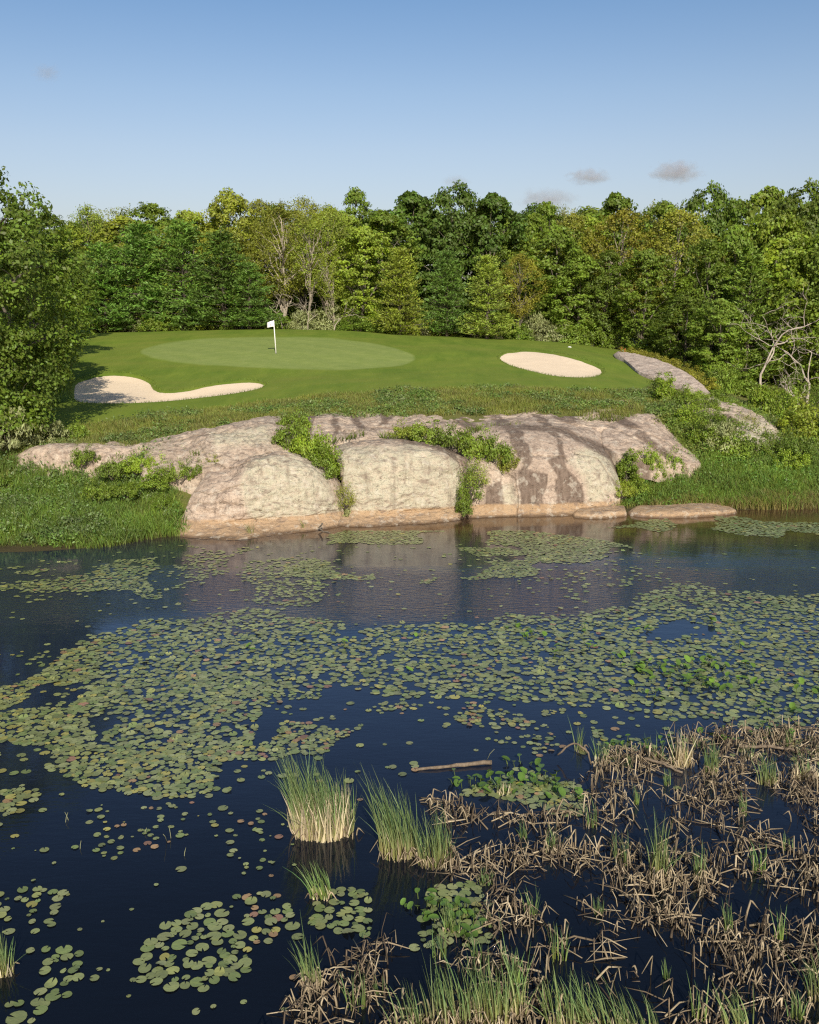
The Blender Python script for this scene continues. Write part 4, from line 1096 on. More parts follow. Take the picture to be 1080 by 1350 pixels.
for (kd, px, py, Y, h, wd, cl, lb) in [('dense', 926, 541, 50.4, .8, 1.9, 'mid', 'dense bush lying over the left crest of the mottled hump'), ('leafy', 946, 552, 49.9, .7, 1.5, 'bright', 'bright bush on the crest of the mottled hump'), ('dense', 916, 530, 52.6, .7, 1.8, 'bright', 'bright dense bush just below the tip of the bare slab'),
        ('leafy', 942, 531, 53.6, .8, 1.7, 'mid', 'leafy bush hiding the lower tip of the bare slab'), ('sparse', 968, 566, 48.8, .7, 1.4, 'mid', 'airy bush in the hollow of the mottled hump face')]:
    shrub(kd, at_depth(px, py, Y), h, wd, cl, lb, 'shrubs on the rocks and banks')
# brown juniper hedge behind the bare slab
for i, (px, Y) in enumerate([(822, 77), (836, 76), (850, 74.5), (864, 73), (878, 71), (892, 68.5), (905, 66), (917, 63), (928, 61)]):
    shrub('dense', ground_col(px + 4, Y + 1, 470) + [0, 0, .05], random.uniform(.6, .9), 2.0, 'rust', f'low golden green juniper behind the bare slab, {ordn(i)} from its top', 'junipers behind the bare slab')

# ------------------------------------------------------------------ grass and weeds (uncountable ground cover)
def scatter(polys, dens, zmin=.02):
    lo, hi = 33.0, 60.0
    n = int(dens * 62 * (hi - lo))
    X = RNG.uniform(-30, 32, n); Y = RNG.uniform(lo, hi, n)
    z = base_z(X, Y)
    px, py = project(np.stack([X, Y, z], -1))
    k = np.zeros(n, bool)
    for p in polys: k |= in_poly(px, py, p)
    k &= z > zmin
    X, Y = X[k], Y[k]
    return np.stack([X, Y, ground_z(X, Y) - .02], -1)

def lerp_cols(n, cols):
    c = np.array(cols, float); w_ = RNG.dirichlet(np.ones(len(c)) * .55, n)
    return w_ @ c

def grass_mesh(name, P, hmin, hmax, blades, wdt, c_base, c_tip, spread=.09, lean=.35, patch=.6):
    acc = Acc()
    n = len(P)
    hs = hmin + (hmax - hmin) * np.clip(.5 + .8 * fbm(P * patch, 3, 41) + RNG.normal(size=n) * .15, 0, 1)
    B = np.repeat(P, blades, 0); H_ = np.repeat(hs, blades) * RNG.uniform(.55, 1.1, n * blades)
    B = B + np.concatenate([RNG.normal(size=(n * blades, 2)) * spread, np.zeros((n * blades, 1))], 1)
    ln = RNG.normal(size=(n * blades, 2)) * lean + [-.08, 0]
    T = B + np.stack([ln[:, 0] * H_, ln[:, 1] * H_, H_], -1)
    bend = np.concatenate([-ln * H_[:, None] * .22, (H_ * .06)[:, None]], 1)
    ribbons(acc, B, T, bend, wdt * RNG.uniform(.6, 1.4, n * blades), lerp_cols(n * blades, c_base), lerp_cols(n * blades, c_tip))
    o = link(name, acc.mesh(name), M['grass'])
    return o

LEFT_BANK = [(-320, 606), (0, 606), (90, 622), (150, 612), (190, 596), (250, 590), (292, 602), (296, 640), (240, 650), (236, 670), (246, 708), (200, 732), (0, 748), (-320, 760)]
RIGHT_BANK = [(796, 672), (815, 640), (862, 625), (920, 608), (1000, 606), (1120, 600), (1420, 600), (1420, 676), (1120, 676), (960, 670), (850, 668)]
ROUGH = [(-40, 612), (0, 600), (60, 586), (110, 562), (200, 546), (300, 535), (400, 523), (520, 515), (600, 512), (750, 513), (835, 519), (890, 520), (905, 545), (870, 560), (800, 556), (740, 546), (640, 549), (540, 552), (440, 555), (362, 560), (250, 580), (200, 592), (60, 600)]
SLOPE = [(880, 525), (930, 560), (1000, 600), (1420, 610), (1420, 480), (1120, 470), (1000, 500), (950, 530), (945, 560), (1040, 600), (900, 610), (860, 560)]
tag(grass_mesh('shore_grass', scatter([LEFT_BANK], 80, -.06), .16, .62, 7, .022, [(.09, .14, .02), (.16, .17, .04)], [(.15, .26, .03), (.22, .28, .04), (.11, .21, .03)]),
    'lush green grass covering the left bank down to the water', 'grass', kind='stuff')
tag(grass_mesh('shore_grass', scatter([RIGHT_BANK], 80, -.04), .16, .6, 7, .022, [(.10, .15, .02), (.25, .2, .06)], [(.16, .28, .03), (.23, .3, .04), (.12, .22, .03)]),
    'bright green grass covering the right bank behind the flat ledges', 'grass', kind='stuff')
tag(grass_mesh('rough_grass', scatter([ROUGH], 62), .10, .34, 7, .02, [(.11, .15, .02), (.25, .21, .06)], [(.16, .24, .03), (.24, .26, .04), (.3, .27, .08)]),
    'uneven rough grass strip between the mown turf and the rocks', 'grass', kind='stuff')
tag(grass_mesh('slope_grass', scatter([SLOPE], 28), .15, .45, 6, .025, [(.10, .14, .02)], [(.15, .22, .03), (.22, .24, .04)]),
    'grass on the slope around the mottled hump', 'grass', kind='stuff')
# dry straw fringe at the right waterline
FR = [(850, 668), (900, 662), (960, 664), (1000, 655), (1120, 655), (1120, 676), (960, 671)]
tag(grass_mesh('straw_grass', scatter([FR], 150, -.02), .2, .5, 7, .022, [(.25, .2, .07)], [(.3, .24, .09), (.2, .2, .05)]),
    'dry straw coloured grass fringe at the right waterline', 'grass', kind='stuff')

def weed_mesh(name, P, hmin, hmax, per, leaf, cols):
    acc = Acc(); n = len(P)
    cc = np.repeat(P, per, 0); N = n * per
    hh = np.repeat(RNG.uniform(hmin, hmax, n), per)
    f = RNG.uniform(.15, 1, N)
    off = np.stack([RNG.normal(size=N) * .13, RNG.normal(size=N) * .13, f * hh], -1)
    nrm = unit(RNG.normal(size=(N, 3)) * .6 + [0, -.35, .7])
    U = unit(np.cross(nrm, RNG.normal(size=(N, 3))))
    sz = leaf * RNG.uniform(.6, 1.4, N)
    C = np.repeat(lerp_cols(n, cols), per, 0)
    cards(acc, cc + off, U, np.cross(nrm, U), sz * 1.6, sz * .8, .12, tint=C)
    return link(name, acc.mesh(name), M['weed'])
def clumpy(P, thr, sc=.5, seed=3):
    return P[fbm(P * sc, 3, seed) > thr]
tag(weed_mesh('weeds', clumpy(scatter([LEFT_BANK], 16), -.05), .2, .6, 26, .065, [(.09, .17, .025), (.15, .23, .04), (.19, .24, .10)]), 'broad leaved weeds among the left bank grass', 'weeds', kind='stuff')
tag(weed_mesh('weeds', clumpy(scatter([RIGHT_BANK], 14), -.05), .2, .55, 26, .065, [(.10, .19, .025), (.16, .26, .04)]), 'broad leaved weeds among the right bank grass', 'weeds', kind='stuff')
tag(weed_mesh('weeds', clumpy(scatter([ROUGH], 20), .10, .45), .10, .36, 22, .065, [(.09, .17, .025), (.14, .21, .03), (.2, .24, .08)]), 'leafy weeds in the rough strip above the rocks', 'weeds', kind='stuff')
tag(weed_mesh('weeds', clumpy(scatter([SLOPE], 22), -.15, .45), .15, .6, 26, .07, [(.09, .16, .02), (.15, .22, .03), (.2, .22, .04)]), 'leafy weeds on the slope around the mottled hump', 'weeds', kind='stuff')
acc = Acc()
for W in LIP:
    for k in range(len(W)):
        a_, b_ = W[k], W[(k + 1) % len(W)]; m_ = max(3, int(np.linalg.norm(b_ - a_) * 26))
        q = RNG.uniform(0, 1, (m_, 1)); XY = a_ * (1 - q) + b_ * q + RNG.normal(size=(m_, 2)) * .05 + (a_ - W.mean(0)) / np.linalg.norm(a_ - W.mean(0)) * .04
        B = np.concatenate([XY, (ground_z(XY[:, 0], XY[:, 1]) - .01)[:, None]], 1)
        H_ = RNG.uniform(.05, .14, m_); ln = RNG.normal(size=(m_, 2)) * .5
        ribbons(acc, B, B + np.stack([ln[:, 0] * H_, ln[:, 1] * H_, H_], -1), np.zeros((m_, 3)), RNG.uniform(.015, .03, m_), lerp_cols(m_, [(.10, .14, .02)]), lerp_cols(m_, [(.14, .22, .025), (.2, .25, .035)]))
tag(link('lip_grass', acc.mesh('lip_grass'), M['grass']), 'short ragged turf fringe around the sand bunkers', 'grass', kind='stuff')
# grass wisps in the cracks of the rock
acc = Acc()
for (x0, y0, x1, y1, d0, d1, n) in [(600, 572, 640, 566, 3.6, 3.9, 60), (620, 565, 690, 562, 4.2, 4.6, 90), (500, 575, 560, 580, 3.2, 3.2, 120), (436, 582, 480, 572, 3.4, 3.9, 60), (755, 556, 835, 552, 5.6, 6.0, 160),
                                   (560, 582, 650, 606, 3.0, 2.3, 200), (365, 580, 400, 596, 3.4, 2.6, 140), (250, 600, 300, 598, 3.2, 3.0, 80), (395, 555, 400, 580, 6, 4.2, 60), (450, 690, 462, 640, .5, .9, 80), (640, 606, 690, 612, 2.4, 2.2, 90)]:
    q = RNG.uniform(0, 1, n); px = x0 + (x1 - x0) * q; py = y0 + (y1 - y0) * q; Y = shore_Y(px) + d0 + (d1 - d0) * q
    B = at_depth(px, py, Y) + np.stack([RNG.normal(size=n) * .05, RNG.normal(size=n) * .1, np.full(n, -.08)], -1)
    H_ = RNG.uniform(.15, .38, n); ln = RNG.normal(size=(n, 2)) * .5
    ribbons(acc, B, B + np.stack([ln[:, 0] * H_, ln[:, 1] * H_, H_], -1), np.zeros((n, 3)), RNG.uniform(.02, .05, n), lerp_cols(n, [(.09, .12, .02)]), lerp_cols(n, [(.12, .18, .02), (.18, .19, .04)]))
tag(link('crevice_grass', acc.mesh('crevice_grass'), M['grass']), 'grass wisps growing in the cracks of the granite', 'grass', kind='stuff')
# two wisps at the foot of the boulder
for (px, py, h, lb) in [(332, 706, .6, 'pale grass wisp at the foot of the lichen boulder'), (402, 699, .45, 'small straw wisp at the waterline right of the larger one')]:
    acc = Acc(); n = 26
    B = on_water(px, py) + RNG.normal(size=(n, 3)) * [.05, .05, 0] + [0, -.05, -.03]
    H_ = RNG.uniform(.5, 1.1, n) * h; ln = RNG.normal(size=(n, 2)) * .22 + [-.25, 0]
    ribbons(acc, B, B + np.stack([ln[:, 0] * H_, ln[:, 1] * H_, H_], -1), np.zeros((n, 3)), RNG.uniform(.015, .03, n), lerp_cols(n, [(.35, .3, .14)]), lerp_cols(n, [(.14, .19, .05), (.3, .27, .12)]))
    o = link('grass_tuft', acc.mesh('grass_tuft'), M['grass']); tag(o, lb, 'grass tuft', 'grass tufts at the rock foot')

# ------------------------------------------------------------------ lily pads
m, nt = mat_new('lily_pad_material')
geo = nt.n('ShaderNodeNewGeometry'); rnd = geo.outputs['Random Per Island']
f = nt.noise(geo.outputs['Position'], 9, 3)
c = nt.n('ShaderNodeHueSaturation', None, Color=nt.attr('tint', 'Color'), Hue=.5, Saturation=.95, Value=nt.math('ADD', .62, nt.math('ADD', nt.math('MULTIPLY', rnd, .4), nt.math('MULTIPLY', f, .4)))).outputs[0]
bmp = nt.n('ShaderNodeBump', None, Height=nt.noise(geo.outputs['Position'], 14, 2), Strength=.25, Distance=.03).outputs[0]
p = principled(nt, Base_Color=c, Roughness=.34, Specular_IOR_Level=.6, Normal=bmp)
nt.out(p.outputs[0])
M['pad'] = m
def pad_geo(x, y, r, z=None, tilt=0):
    k = 14
    a0 = RNG.uniform(0, 6.28); notch = RNG.uniform(.12, .3)
    th = a0 + notch + np.linspace(0, 2 * math.pi - 2 * notch, k)
    rr = r * (1 + .05 * np.sin(th * 2 + RNG.uniform(0, 6)) + RNG.normal(size=k) * .025) * RNG.uniform(.92, 1.0)
    z = RNG.uniform(.004, .016) if z is None else z
    e = RNG.uniform(.85, 1.08)
    V = np.stack([x + rr * np.cos(th) * e, y + rr * np.sin(th), z + np.abs(RNG.normal(size=k)) * .003 * (r / .18)], -1)
    cen = np.array([[x + r * .12 * math.cos(a0), y + r * .12 * math.sin(a0), z]])
    V = np.concatenate([cen, V])
    if tilt: V[:, 2] += np.maximum(0, (V[:, 0] - x) * math.cos(a0) + (V[:, 1] - y) * math.sin(a0)) * tilt
    T = np.stack([np.zeros(k - 1, int), np.arange(1, k), np.arange(2, k + 1)], -1)
    return V, T
PADC = [np.array(v) for v in [(.205, .235, .085), (.235, .255, .105), (.165, .21, .065), (.25, .27, .085), (.31, .285, .07), (.32, .2, .09), (.26, .14, .085)]]
def pad_colour(style):
    w_ = dict(n=[.4, .26, .2, .09, .03, .01, .01], red=[.28, .2, .15, .12, .08, .1, .07], y=[.25, .15, .15, .25, .16, .03, .01], g=[.4, .2, .3, .08, .01, .01, 0])[style]
    w_ = np.array(w_); w_ = w_ / w_.sum()
    c = PADC[RNG.choice(7, p=w_)]
    return c * RNG.uniform(.8, 1.2)
REG = [  # outline in the photograph, cover, radius range, colour style, patchiness, where it is
    ([(800, 694), (860, 684), (940, 680), (1330, 677), (1330, 716), (1000, 704), (900, 702)], 0.798, (0.070, 0.106), 'n', .0, 'off the right bank'),
    ([(430, 708), (520, 700), (740, 702), (800, 714), (835, 722), (760, 742), (700, 764), (560, 772), (420, 772), (350, 752), (420, 730)], 0.669, (0.065, 0.100), 'n', -.06, 'in front of the granite block'),
    ([(240, 720), (430, 720), (440, 800), (360, 800), (260, 772)], 0.283, (0.059, 0.094), 'n', .0, 'off the lichen boulder'),
    ([(-220, 766), (60, 746), (120, 738), (212, 733), (216, 790), (150, 780), (40, 786), (-220, 784)], 0.540, (0.065, 0.100), 'n', -.08, 'off the left bank'),
    ([(640, 772), (720, 790), (900, 770), (830, 740), (720, 760)], 0.112, (0.065, 0.094), 'n', .1, 'in the rippled water'),
    ([(100, 850), (180, 828), (280, 808), (360, 810), (460, 826), (540, 836), (640, 822), (700, 816), (790, 806), (850, 795), (900, 772), (1010, 785), (1330, 748), (1330, 965), (980, 958), (850, 948), (760, 932), (660, 908), (560, 906), (470, 914), (400, 918), (330, 908), (225, 892), (190, 900), (110, 930), (95, 900)],
     .80, (.070, .118), 'n', -.42, 'in the broad middle raft'),
    ([(-220, 826), (60, 832), (104, 848), (112, 930), (104, 992), (-220, 990)], 0.747, (0.070, 0.111), 'y', -.1, 'in the dark tree reflection'),
    ([(95, 900), (200, 895), (230, 940), (300, 990), (300, 1040), (215, 1052), (150, 1036), (92, 1000)], 0.540, (0.065, 0.106), 'y', .0, 'below the middle raft'),
    ([(-220, 1022), (40, 1028), (90, 1032), (40, 1078), (-220, 1090)], 0.644, (0.070, 0.106), 'y', .0, 'at the left edge under the reflection'),
    ([(95, 878), (330, 892), (318, 930), (290, 965), (302, 1040), (200, 1052), (95, 1000)], .42, (.07, .115), 'n', -.15, 'in the left part of the middle raft'),
    ([(110, 890), (330, 890), (350, 930), (320, 1000), (110, 1000)], .40, (.065, .11), 'n', -1, 'filling the left of the middle raft'),
    ([(225, 930), (420, 955), (640, 945), (640, 985), (520, 992), (380, 988), (300, 1002)], 0.463, (0.059, 0.100), 'red', .02, 'above the tall cattail clump'),
    ([(440, 940), (560, 915), (780, 945), (720, 1000), (560, 1002)], 0.134, (0.044, 0.083), 'red', .05, 'in the open water behind the cattails'),
    ([(230, 900), (480, 910), (520, 950), (250, 945)], 0.112, (0.044, 0.089), 'n', .05, 'in the open blue water'),
    ([(100, 1068), (240, 1056), (365, 1095), (385, 1150), (330, 1200), (210, 1180), (110, 1172)], 0.095, (0.038, 0.072), 'red', .0, 'in the sparse open patch'),
    ([(165, 1240), (200, 1217), (290, 1190), (330, 1232), (332, 1280), (285, 1308), (180, 1292)], 0.850, (0.070, 0.100), 'g', -.2, 'in the lower left raft'),
    ([(325, 1180), (400, 1175), (410, 1246), (330, 1255)], 0.580, (0.065, 0.094), 'red', -.05, 'beside the lower left raft'),
    ([(-30, 1170), (70, 1180), (64, 1232), (-30, 1230)], 0.463, (0.054, 0.089), 'g', .0, 'at the left edge near the small cattail'),
    ([(30, 1252), (92, 1258), (118, 1310), (105, 1345), (0, 1350), (50, 1300)], 0.580, (0.065, 0.094), 'g', .0, 'in the lower left corner'),
    ([(415, 1178), (640, 1165), (650, 1242), (520, 1250), (415, 1225)], 0.798, (0.065, 0.094), 'g', -.15, 'around the base of the middle cattails'),
    ([(550, 1012), (700, 1006), (785, 1030), (770, 1075), (600, 1066), (545, 1040)], 0.798, (0.065, 0.094), 'n', -.15, 'beside the floating log'),
    ([(780, 960), (1330, 960), (1330, 1010), (800, 1000)], 0.283, (0.059, 0.089), 'n', .0, 'among the far reeds'),
    ([(0, 1110), (420, 1060), (420, 1350), (0, 1350)], 0.013, (0.027, 0.067), 'n', -1, 'drifting alone in open water'),
]
from collections import defaultdict
pads = []
gridh = defaultdict(list)
for (poly, cover, (r0, r1), style, thr, where) in REG:
    P = on_water([p[0] for p in poly], [p[1] for p in poly])
    x0, x1, y0, y1 = P[:, 0].min(), P[:, 0].max(), P[:, 1].min(), P[:, 1].max()
    W = [tuple(p[:2]) for p in P]
    area = abs(.5 * sum(W[i][0] * W[(i + 1) % len(W)][1] - W[(i + 1) % len(W)][0] * W[i][1] for i in range(len(W))))
    want = int(area * cover / (math.pi * ((r0 + r1) / 2) ** 2))
    got = 0
    cand = np.stack([RNG.uniform(x0, x1, want * 26), RNG.uniform(y0, y1, want * 26), np.zeros(want * 26)], -1)
    ok = in_poly(cand[:, 0] + .7 * fbm(cand * .7, 3, 61), cand[:, 1] + 1.3 * fbm(cand * .7, 3, 62) * np.clip((cand[:, 1] - 9) / 10, .15, 1), W) & (fbm(cand * [.55, .55, 0], 3, 9) > thr)
    for (x, y, _z) in cand[ok]:
        if got >= want: break
        r = RNG.uniform(r0, r1) * (RNG.uniform(.45, .9) if RNG.uniform() < .3 else 1) * (1.25 if RNG.uniform() < .08 else 1)
        cx, cy = math.floor(x / .32), math.floor(y / .32)
        bad = False
        for ix in (cx - 1, cx, cx + 1):
            for iy in (cy - 1, cy, cy + 1):
                for (a, b, q) in gridh[(ix, iy)]:
                    if (a - x) ** 2 + (b - y) ** 2 < ((q + r) * .66) ** 2: bad = True; break
                if bad: break
            if bad: break
        if bad: continue
        gridh[(cx, cy)].append((x, y, r))
        pads.append((x, y, r, style, where)); got += 1
def inframe(x, y, m=4):
    px, py = project(np.array([x, y, 0.0]))
    return -m < px < 1080 + m and py < 1350 + m
for k_ in range(2600):
    b_ = pads[RNG.integers(0, len(pads))]
    if b_[1] < 16: continue
    x, y = b_[0] + RNG.normal() * 1.1, b_[1] + RNG.normal() * 1.3; r = RNG.uniform(.04, .095)
    if y > 33.5 or base_z(x, y) > -.3: continue
    pads.append((x, y, r, b_[3], b_[4]))
pads.sort(key=lambda p: -(p[2] * (1 if inframe(p[0], p[1]) else 0)) / p[1] ** 1.5)
far = Acc()
for i, (x, y, r, style, where) in enumerate(pads):
    c = pad_colour(style)
    V, T = pad_geo(x, y, r, None, RNG.uniform(.15, .5) if RNG.uniform() < .07 else 0)
    if i < 300:
        me = new_mesh('lily_pad', V - [x, y, 0], [T], {'tint': np.tile(c, (len(V), 1))}, True)
        o = link('lily_pad', me, M['pad']); o.location = (x, y, 0)
        hue = 'reddish brown' if c[0] > c[1] * 1.1 else ('yellowing' if c[0] > c[1] * .93 else 'green')
        size = 'large' if r > .095 else ('small' if r < .065 else 'medium')
        tag(o, f'{size} {hue} lily pad floating {where}', 'lily pad', 'lily pads ' + where)
    else:
        far.add(V, T, None, tint=np.tile(c, (len(V), 1)))
tag(link('lily_pads', far.mesh('lily_pads', True), M['pad']), 'thousands of distant lily pads covering the middle of the pond', 'lily pads', kind='stuff')
print('pads', len(pads))

# raised broad leaves of pond plants
def raised_plant(P, n, r, size, colour, label, group):
    acc = Acc()
    for i in range(n):
        a, d = RNG.uniform(0, 6.28), r * RNG.uniform(0, 1) ** .6
        x, y = d * math.cos(a), d * .8 * math.sin(a)
        hgt = RNG.uniform(.02, .16) * (size / .2); size_ = size * .68
        c = np.array(colour) * RNG.uniform(.75, 1.25)
        k = 9; th = np.linspace(0, 2 * math.pi, k, endpoint=False)
        l = size_ * RNG.uniform(.6, 1.2)
        ax = RNG.uniform(0, 6.28); U = np.array([math.cos(ax), math.sin(ax), RNG.uniform(-.1, .9)]); U = unit(U); Sd = unit(np.cross(U, [0, 0, 1.0])); Nn = np.cross(Sd, U)
        u = np.cos(th) * l * .6; v = np.sin(th) * l * .42
        V = np.array([x, y, hgt]) + u[:, None] * U + v[:, None] * Sd + (np.abs(v) * .45)[:, None] * Nn
        V = np.concatenate([[np.array([x, y, hgt])], V]); V[:, 2] = np.maximum(V[:, 2], .015)
        T = [(0, j + 1, (j + 1) % k + 1) for j in range(k)]
        acc.add(V, T, None, tint=np.tile(c, (len(V), 1)))
        tube(acc, [[x * .8, y * .8, -.1], [x, y, hgt]], [.008, .006], 4, False, tint=np.tile(np.array([.1, .14, .03]), (8, 1)))
    o = empty('pond_plant', P)
    link('foliage', acc.mesh('foliage', True), M['pad'], o)
    return tag(o, label, 'pond plant', group)
i = 0
for (px, py, n, r, s, where) in [(700, 840, 8, .35, .22, 'top left of the patch'), (676, 828, 5, .3, .2, 'highest on the left'), (765, 832, 4, .25, .2, 'left of centre'), (848, 832, 4, .25, .2, 'above the patch'), (780, 853, 4, .25, .2, 'near the left stray leaf'),
                                (880, 886, 22, .8, .24, 'brightest and biggest in the patch'), (920, 880, 18, .7, .24, 'just right of the biggest'), (855, 880, 10, .6, .22, 'just left of the biggest'), (905, 897, 16, .8, .22, 'below the biggest'), (970, 905, 18, .8, .22, 'right end of the patch'), (820, 870, 5, .3, .24, 'upper left of the biggest'), (860, 912, 10, .8, .2, 'lower middle of the patch'),
                                (940, 822, 2, .15, .28, 'lone dark leaf at upper right'), (970, 853, 2, .15, .26, 'lone leaf at right'), (1050, 915, 9, .6, .22, 'by the right edge'), (995, 882, 3, .3, .24, 'right of the patch'), (740, 862, 4, .3, .2, 'in the left gap'), (1020, 940, 8, .7, .2, 'above the far reeds at right'), (560, 838, 3, .3, .18, 'left of the rest'), (330, 855, 2, .2, .2, 'far left lone leaf'), (455, 852, 2, .2, .2, 'middle lone leaf'), (540, 885, 2, .2, .2, 'mid raft lone leaf')]:
    raised_plant(on_water(px, py), n, r, s, (.11, .2, .02), f'bright raised pond leaves in the lily raft, {where}', 'raised leaves in the lily raft')
for (px, py, n, r, s, where) in [(620, 1035, 16, .5, .2, 'left of the floating log end'), (660, 1040, 18, .5, .2, 'by the pale stub reeds'), (705, 1030, 20, .5, .2, 'right of the pale stub reeds'), (740, 1045, 14, .5, .2, 'at the right of the far green patch'), (690, 1012, 10, .4, .18, 'topmost in the far green patch'),
                                (590, 1205, 20, .35, .17, 'right of the middle cattails'), (615, 1225, 14, .35, .17, 'lowest below the middle cattails'), (560, 1195, 12, .3, .16, 'below the middle cattails'), (880, 985, 12, .5, .18, 'among the far reeds'), (820, 985, 10, .4, .18, 'left among the far reeds'), (1010, 968, 12, .5, .18, 'right among the far reeds'), (950, 975, 10, .5, .18, 'centre of the far reeds')]:
    raised_plant(on_water(px, py), n, r, s, (.085, .16, .02), f'upright green pond leaves {where}', 'upright pond leaves among reeds')

# ------------------------------------------------------------------ dead reeds
m, nt = mat_new('dead_reed_material')
geo = nt.n('ShaderNodeNewGeometry')
f = nt.noise(geo.outputs['Position'], 14, 4, .7)
c = nt.n('ShaderNodeHueSaturation', None, Color=nt.attr('tint', 'Color'), Hue=.5, Saturation=1.0, Value=nt.math('ADD', .55, nt.math('MULTIPLY', f, .9))).outputs[0]
nt.out(principled(nt, Base_Color=c, Roughness=.75, Specular_IOR_Level=.25).outputs[0])
M['reed'] = m
REEDC = [(.36, .285, .18), (.27, .21, .135), (.18, .135, .088), (.48, .39, .26), (.095, .07, .048)]
def reed_geo(acc, p, h, ang, fold, rad, c):
    """one dead leaf: up from the water, a sharp kink, then hanging down to the side"""
    d = np.array([math.cos(ang), math.sin(ang), 0])
    lean = RNG.uniform(.05, .55)
    k = p + d * h * lean + [0, 0, h]
    L2 = h * RNG.uniform(.45, 1.3)
    a2 = ang + RNG.normal() * .6; d2 = np.array([math.cos(a2), math.sin(a2), 0])
    e = k + d2 * L2 * RNG.uniform(.5, .95) + [0, 0, -min(h + .03, L2 * RNG.uniform(.45, 1.0))]
    mid = (p + k) / 2 + RNG.normal(size=3) * .02 * h
    if fold:
        P = [p - [0, 0, .12], mid, k, k + (e - k) * .12 + [0, 0, .004], e]
        R = [rad, rad, rad * .9, rad * .85, rad * .35]
    else:
        P = [p - [0, 0, .12], mid, k]; R = [rad, rad * .95, rad * .5]
    tube(acc, P, R, 4, True, tint=np.array(c) * RNG.uniform(.8, 1.2))
def lying_geo(acc, p, L, ang, rad, c):
    d = np.array([math.cos(ang), math.sin(ang), 0])
    P = [p - d * L / 2 + [0, 0, RNG.uniform(0, .06)], p + [0, 0, RNG.uniform(.02, .10)] + RNG.normal(size=3) * .02, p + d * L / 2 + [0, 0, RNG.uniform(0, .08)]]
    tube(acc, P, [rad, rad, rad * .5], 4, True, tint=np.array(c) * RNG.uniform(.75, 1.15))
MARSH = [(560, 1050), (640, 1075), (760, 1070), (800, 985), (900, 965), (1300, 950), (1300, 1440), (330, 1440), (400, 1300), (500, 1240), (640, 1240), (640, 1180), (570, 1160), (590, 1100)]
Pw = on_water([p[0] for p in MARSH], [p[1] for p in MARSH]); Wm = [tuple(p[:2]) for p in Pw]
reeds = []
n = 30000
cand = np.stack([RNG.uniform(Pw[:, 0].min(), Pw[:, 0].max(), n), RNG.uniform(Pw[:, 1].min(), Pw[:, 1].max(), n), np.zeros(n)], -1)
dn = fbm(cand * [1.5, 1.5, 0], 3, 71)
ok = in_poly(cand[:, 0], cand[:, 1], Wm)
prob = sstep(-.38, .25, dn)
# a few pools stay open
for (px, py, rx, ry) in [(760, 1290, 60, 50), (880, 1250, 50, 25), (1000, 1180, 45, 25), (640, 1110, 40, 15), (850, 1330, 40, 30), (960, 1075, 50, 18), (720, 1150, 30, 14), (930, 1300, 30, 25), (560, 1290, 40, 20)]:
    qx, qy = project(cand); prob = prob * (1 - .92 * np.exp(-(((qx - px) / rx) ** 2 + ((qy - py) / ry) ** 2)))
ok &= RNG.uniform(0, 1, n) < prob * .56
for p in cand[ok]:
    reeds.append((p, RNG.uniform()))
def where_reed(px, py):
    if py < 1010: return 'along the back of the marsh'
    if py < 1100: return 'in the left of the marsh behind the cattails' if px < 760 else 'in the upper right marsh'
    if py < 1200: return 'beside the middle cattails' if px < 700 else ('around the slim marsh cattail' if px < 940 else 'at the right edge of the marsh')
    if py < 1280: return 'below the middle cattails' if px < 760 else 'in the lower right pools'
    return 'along the bottom among the front cattails' if px < 830 else 'in the lower right corner'
reeds.sort(key=lambda r: r[0][1])
farr = Acc(); cnt = 0
for (p, q) in reeds:
    px, py = project(p)
    vis = -5 < px < 1085 and py < 1352
    c = REEDC[RNG.choice(5, p=[.24, .24, .22, .10, .20])]
    h = RNG.uniform(.08, .32) * (1.25 if RNG.uniform() < .12 else 1); a = RNG.uniform(0, 6.28); rad = RNG.uniform(.0045, .012) * (1.35 if RNG.uniform() < .15 else 1)
    tgt = Acc() if (vis and cnt < 300) else farr
    if q < .50: reed_geo(tgt, p if tgt is farr else np.zeros(3), h, a, True, rad, c); kind = 'bent dead reed'
    elif q < .60: reed_geo(tgt, p if tgt is farr else np.zeros(3), h * .9, a, False, rad, c); kind = 'broken stub of dead reed'
    else: lying_geo(tgt, p if tgt is farr else np.zeros(3), RNG.uniform(.2, .7), a, rad * 1.1, c); kind = 'fallen dead reed'
    if tgt is not farr:
        o = link('dead_reed', tgt.mesh('dead_reed'), M['reed']); o.location = p
        tone = 'pale tan' if c[0] > .4 else ('tan' if c[0] > .3 else 'dark brown')
        tag(o, f'{tone} {kind} {where_reed(px, py)}', 'dead reed', 'dead reeds ' + where_reed(px, py)); cnt += 1
for k in range(1700):                                         # short broken bits lying between the stems
    p, q = reeds[RNG.integers(0, len(reeds))]
    p = p + np.array([RNG.normal() * .16, RNG.normal() * .16, 0]); c = REEDC[RNG.choice(5, p=[.15, .25, .25, .1, .25])]
    lying_geo(farr, p, RNG.uniform(.05, .2), RNG.uniform(0, 6.28), RNG.uniform(.004, .009), c)
tag(link('dead_reeds', farr.mesh('dead_reeds'), M['reed']), 'tangle of bent tan dead reeds standing in the farther marsh water', 'reeds', kind='stuff')

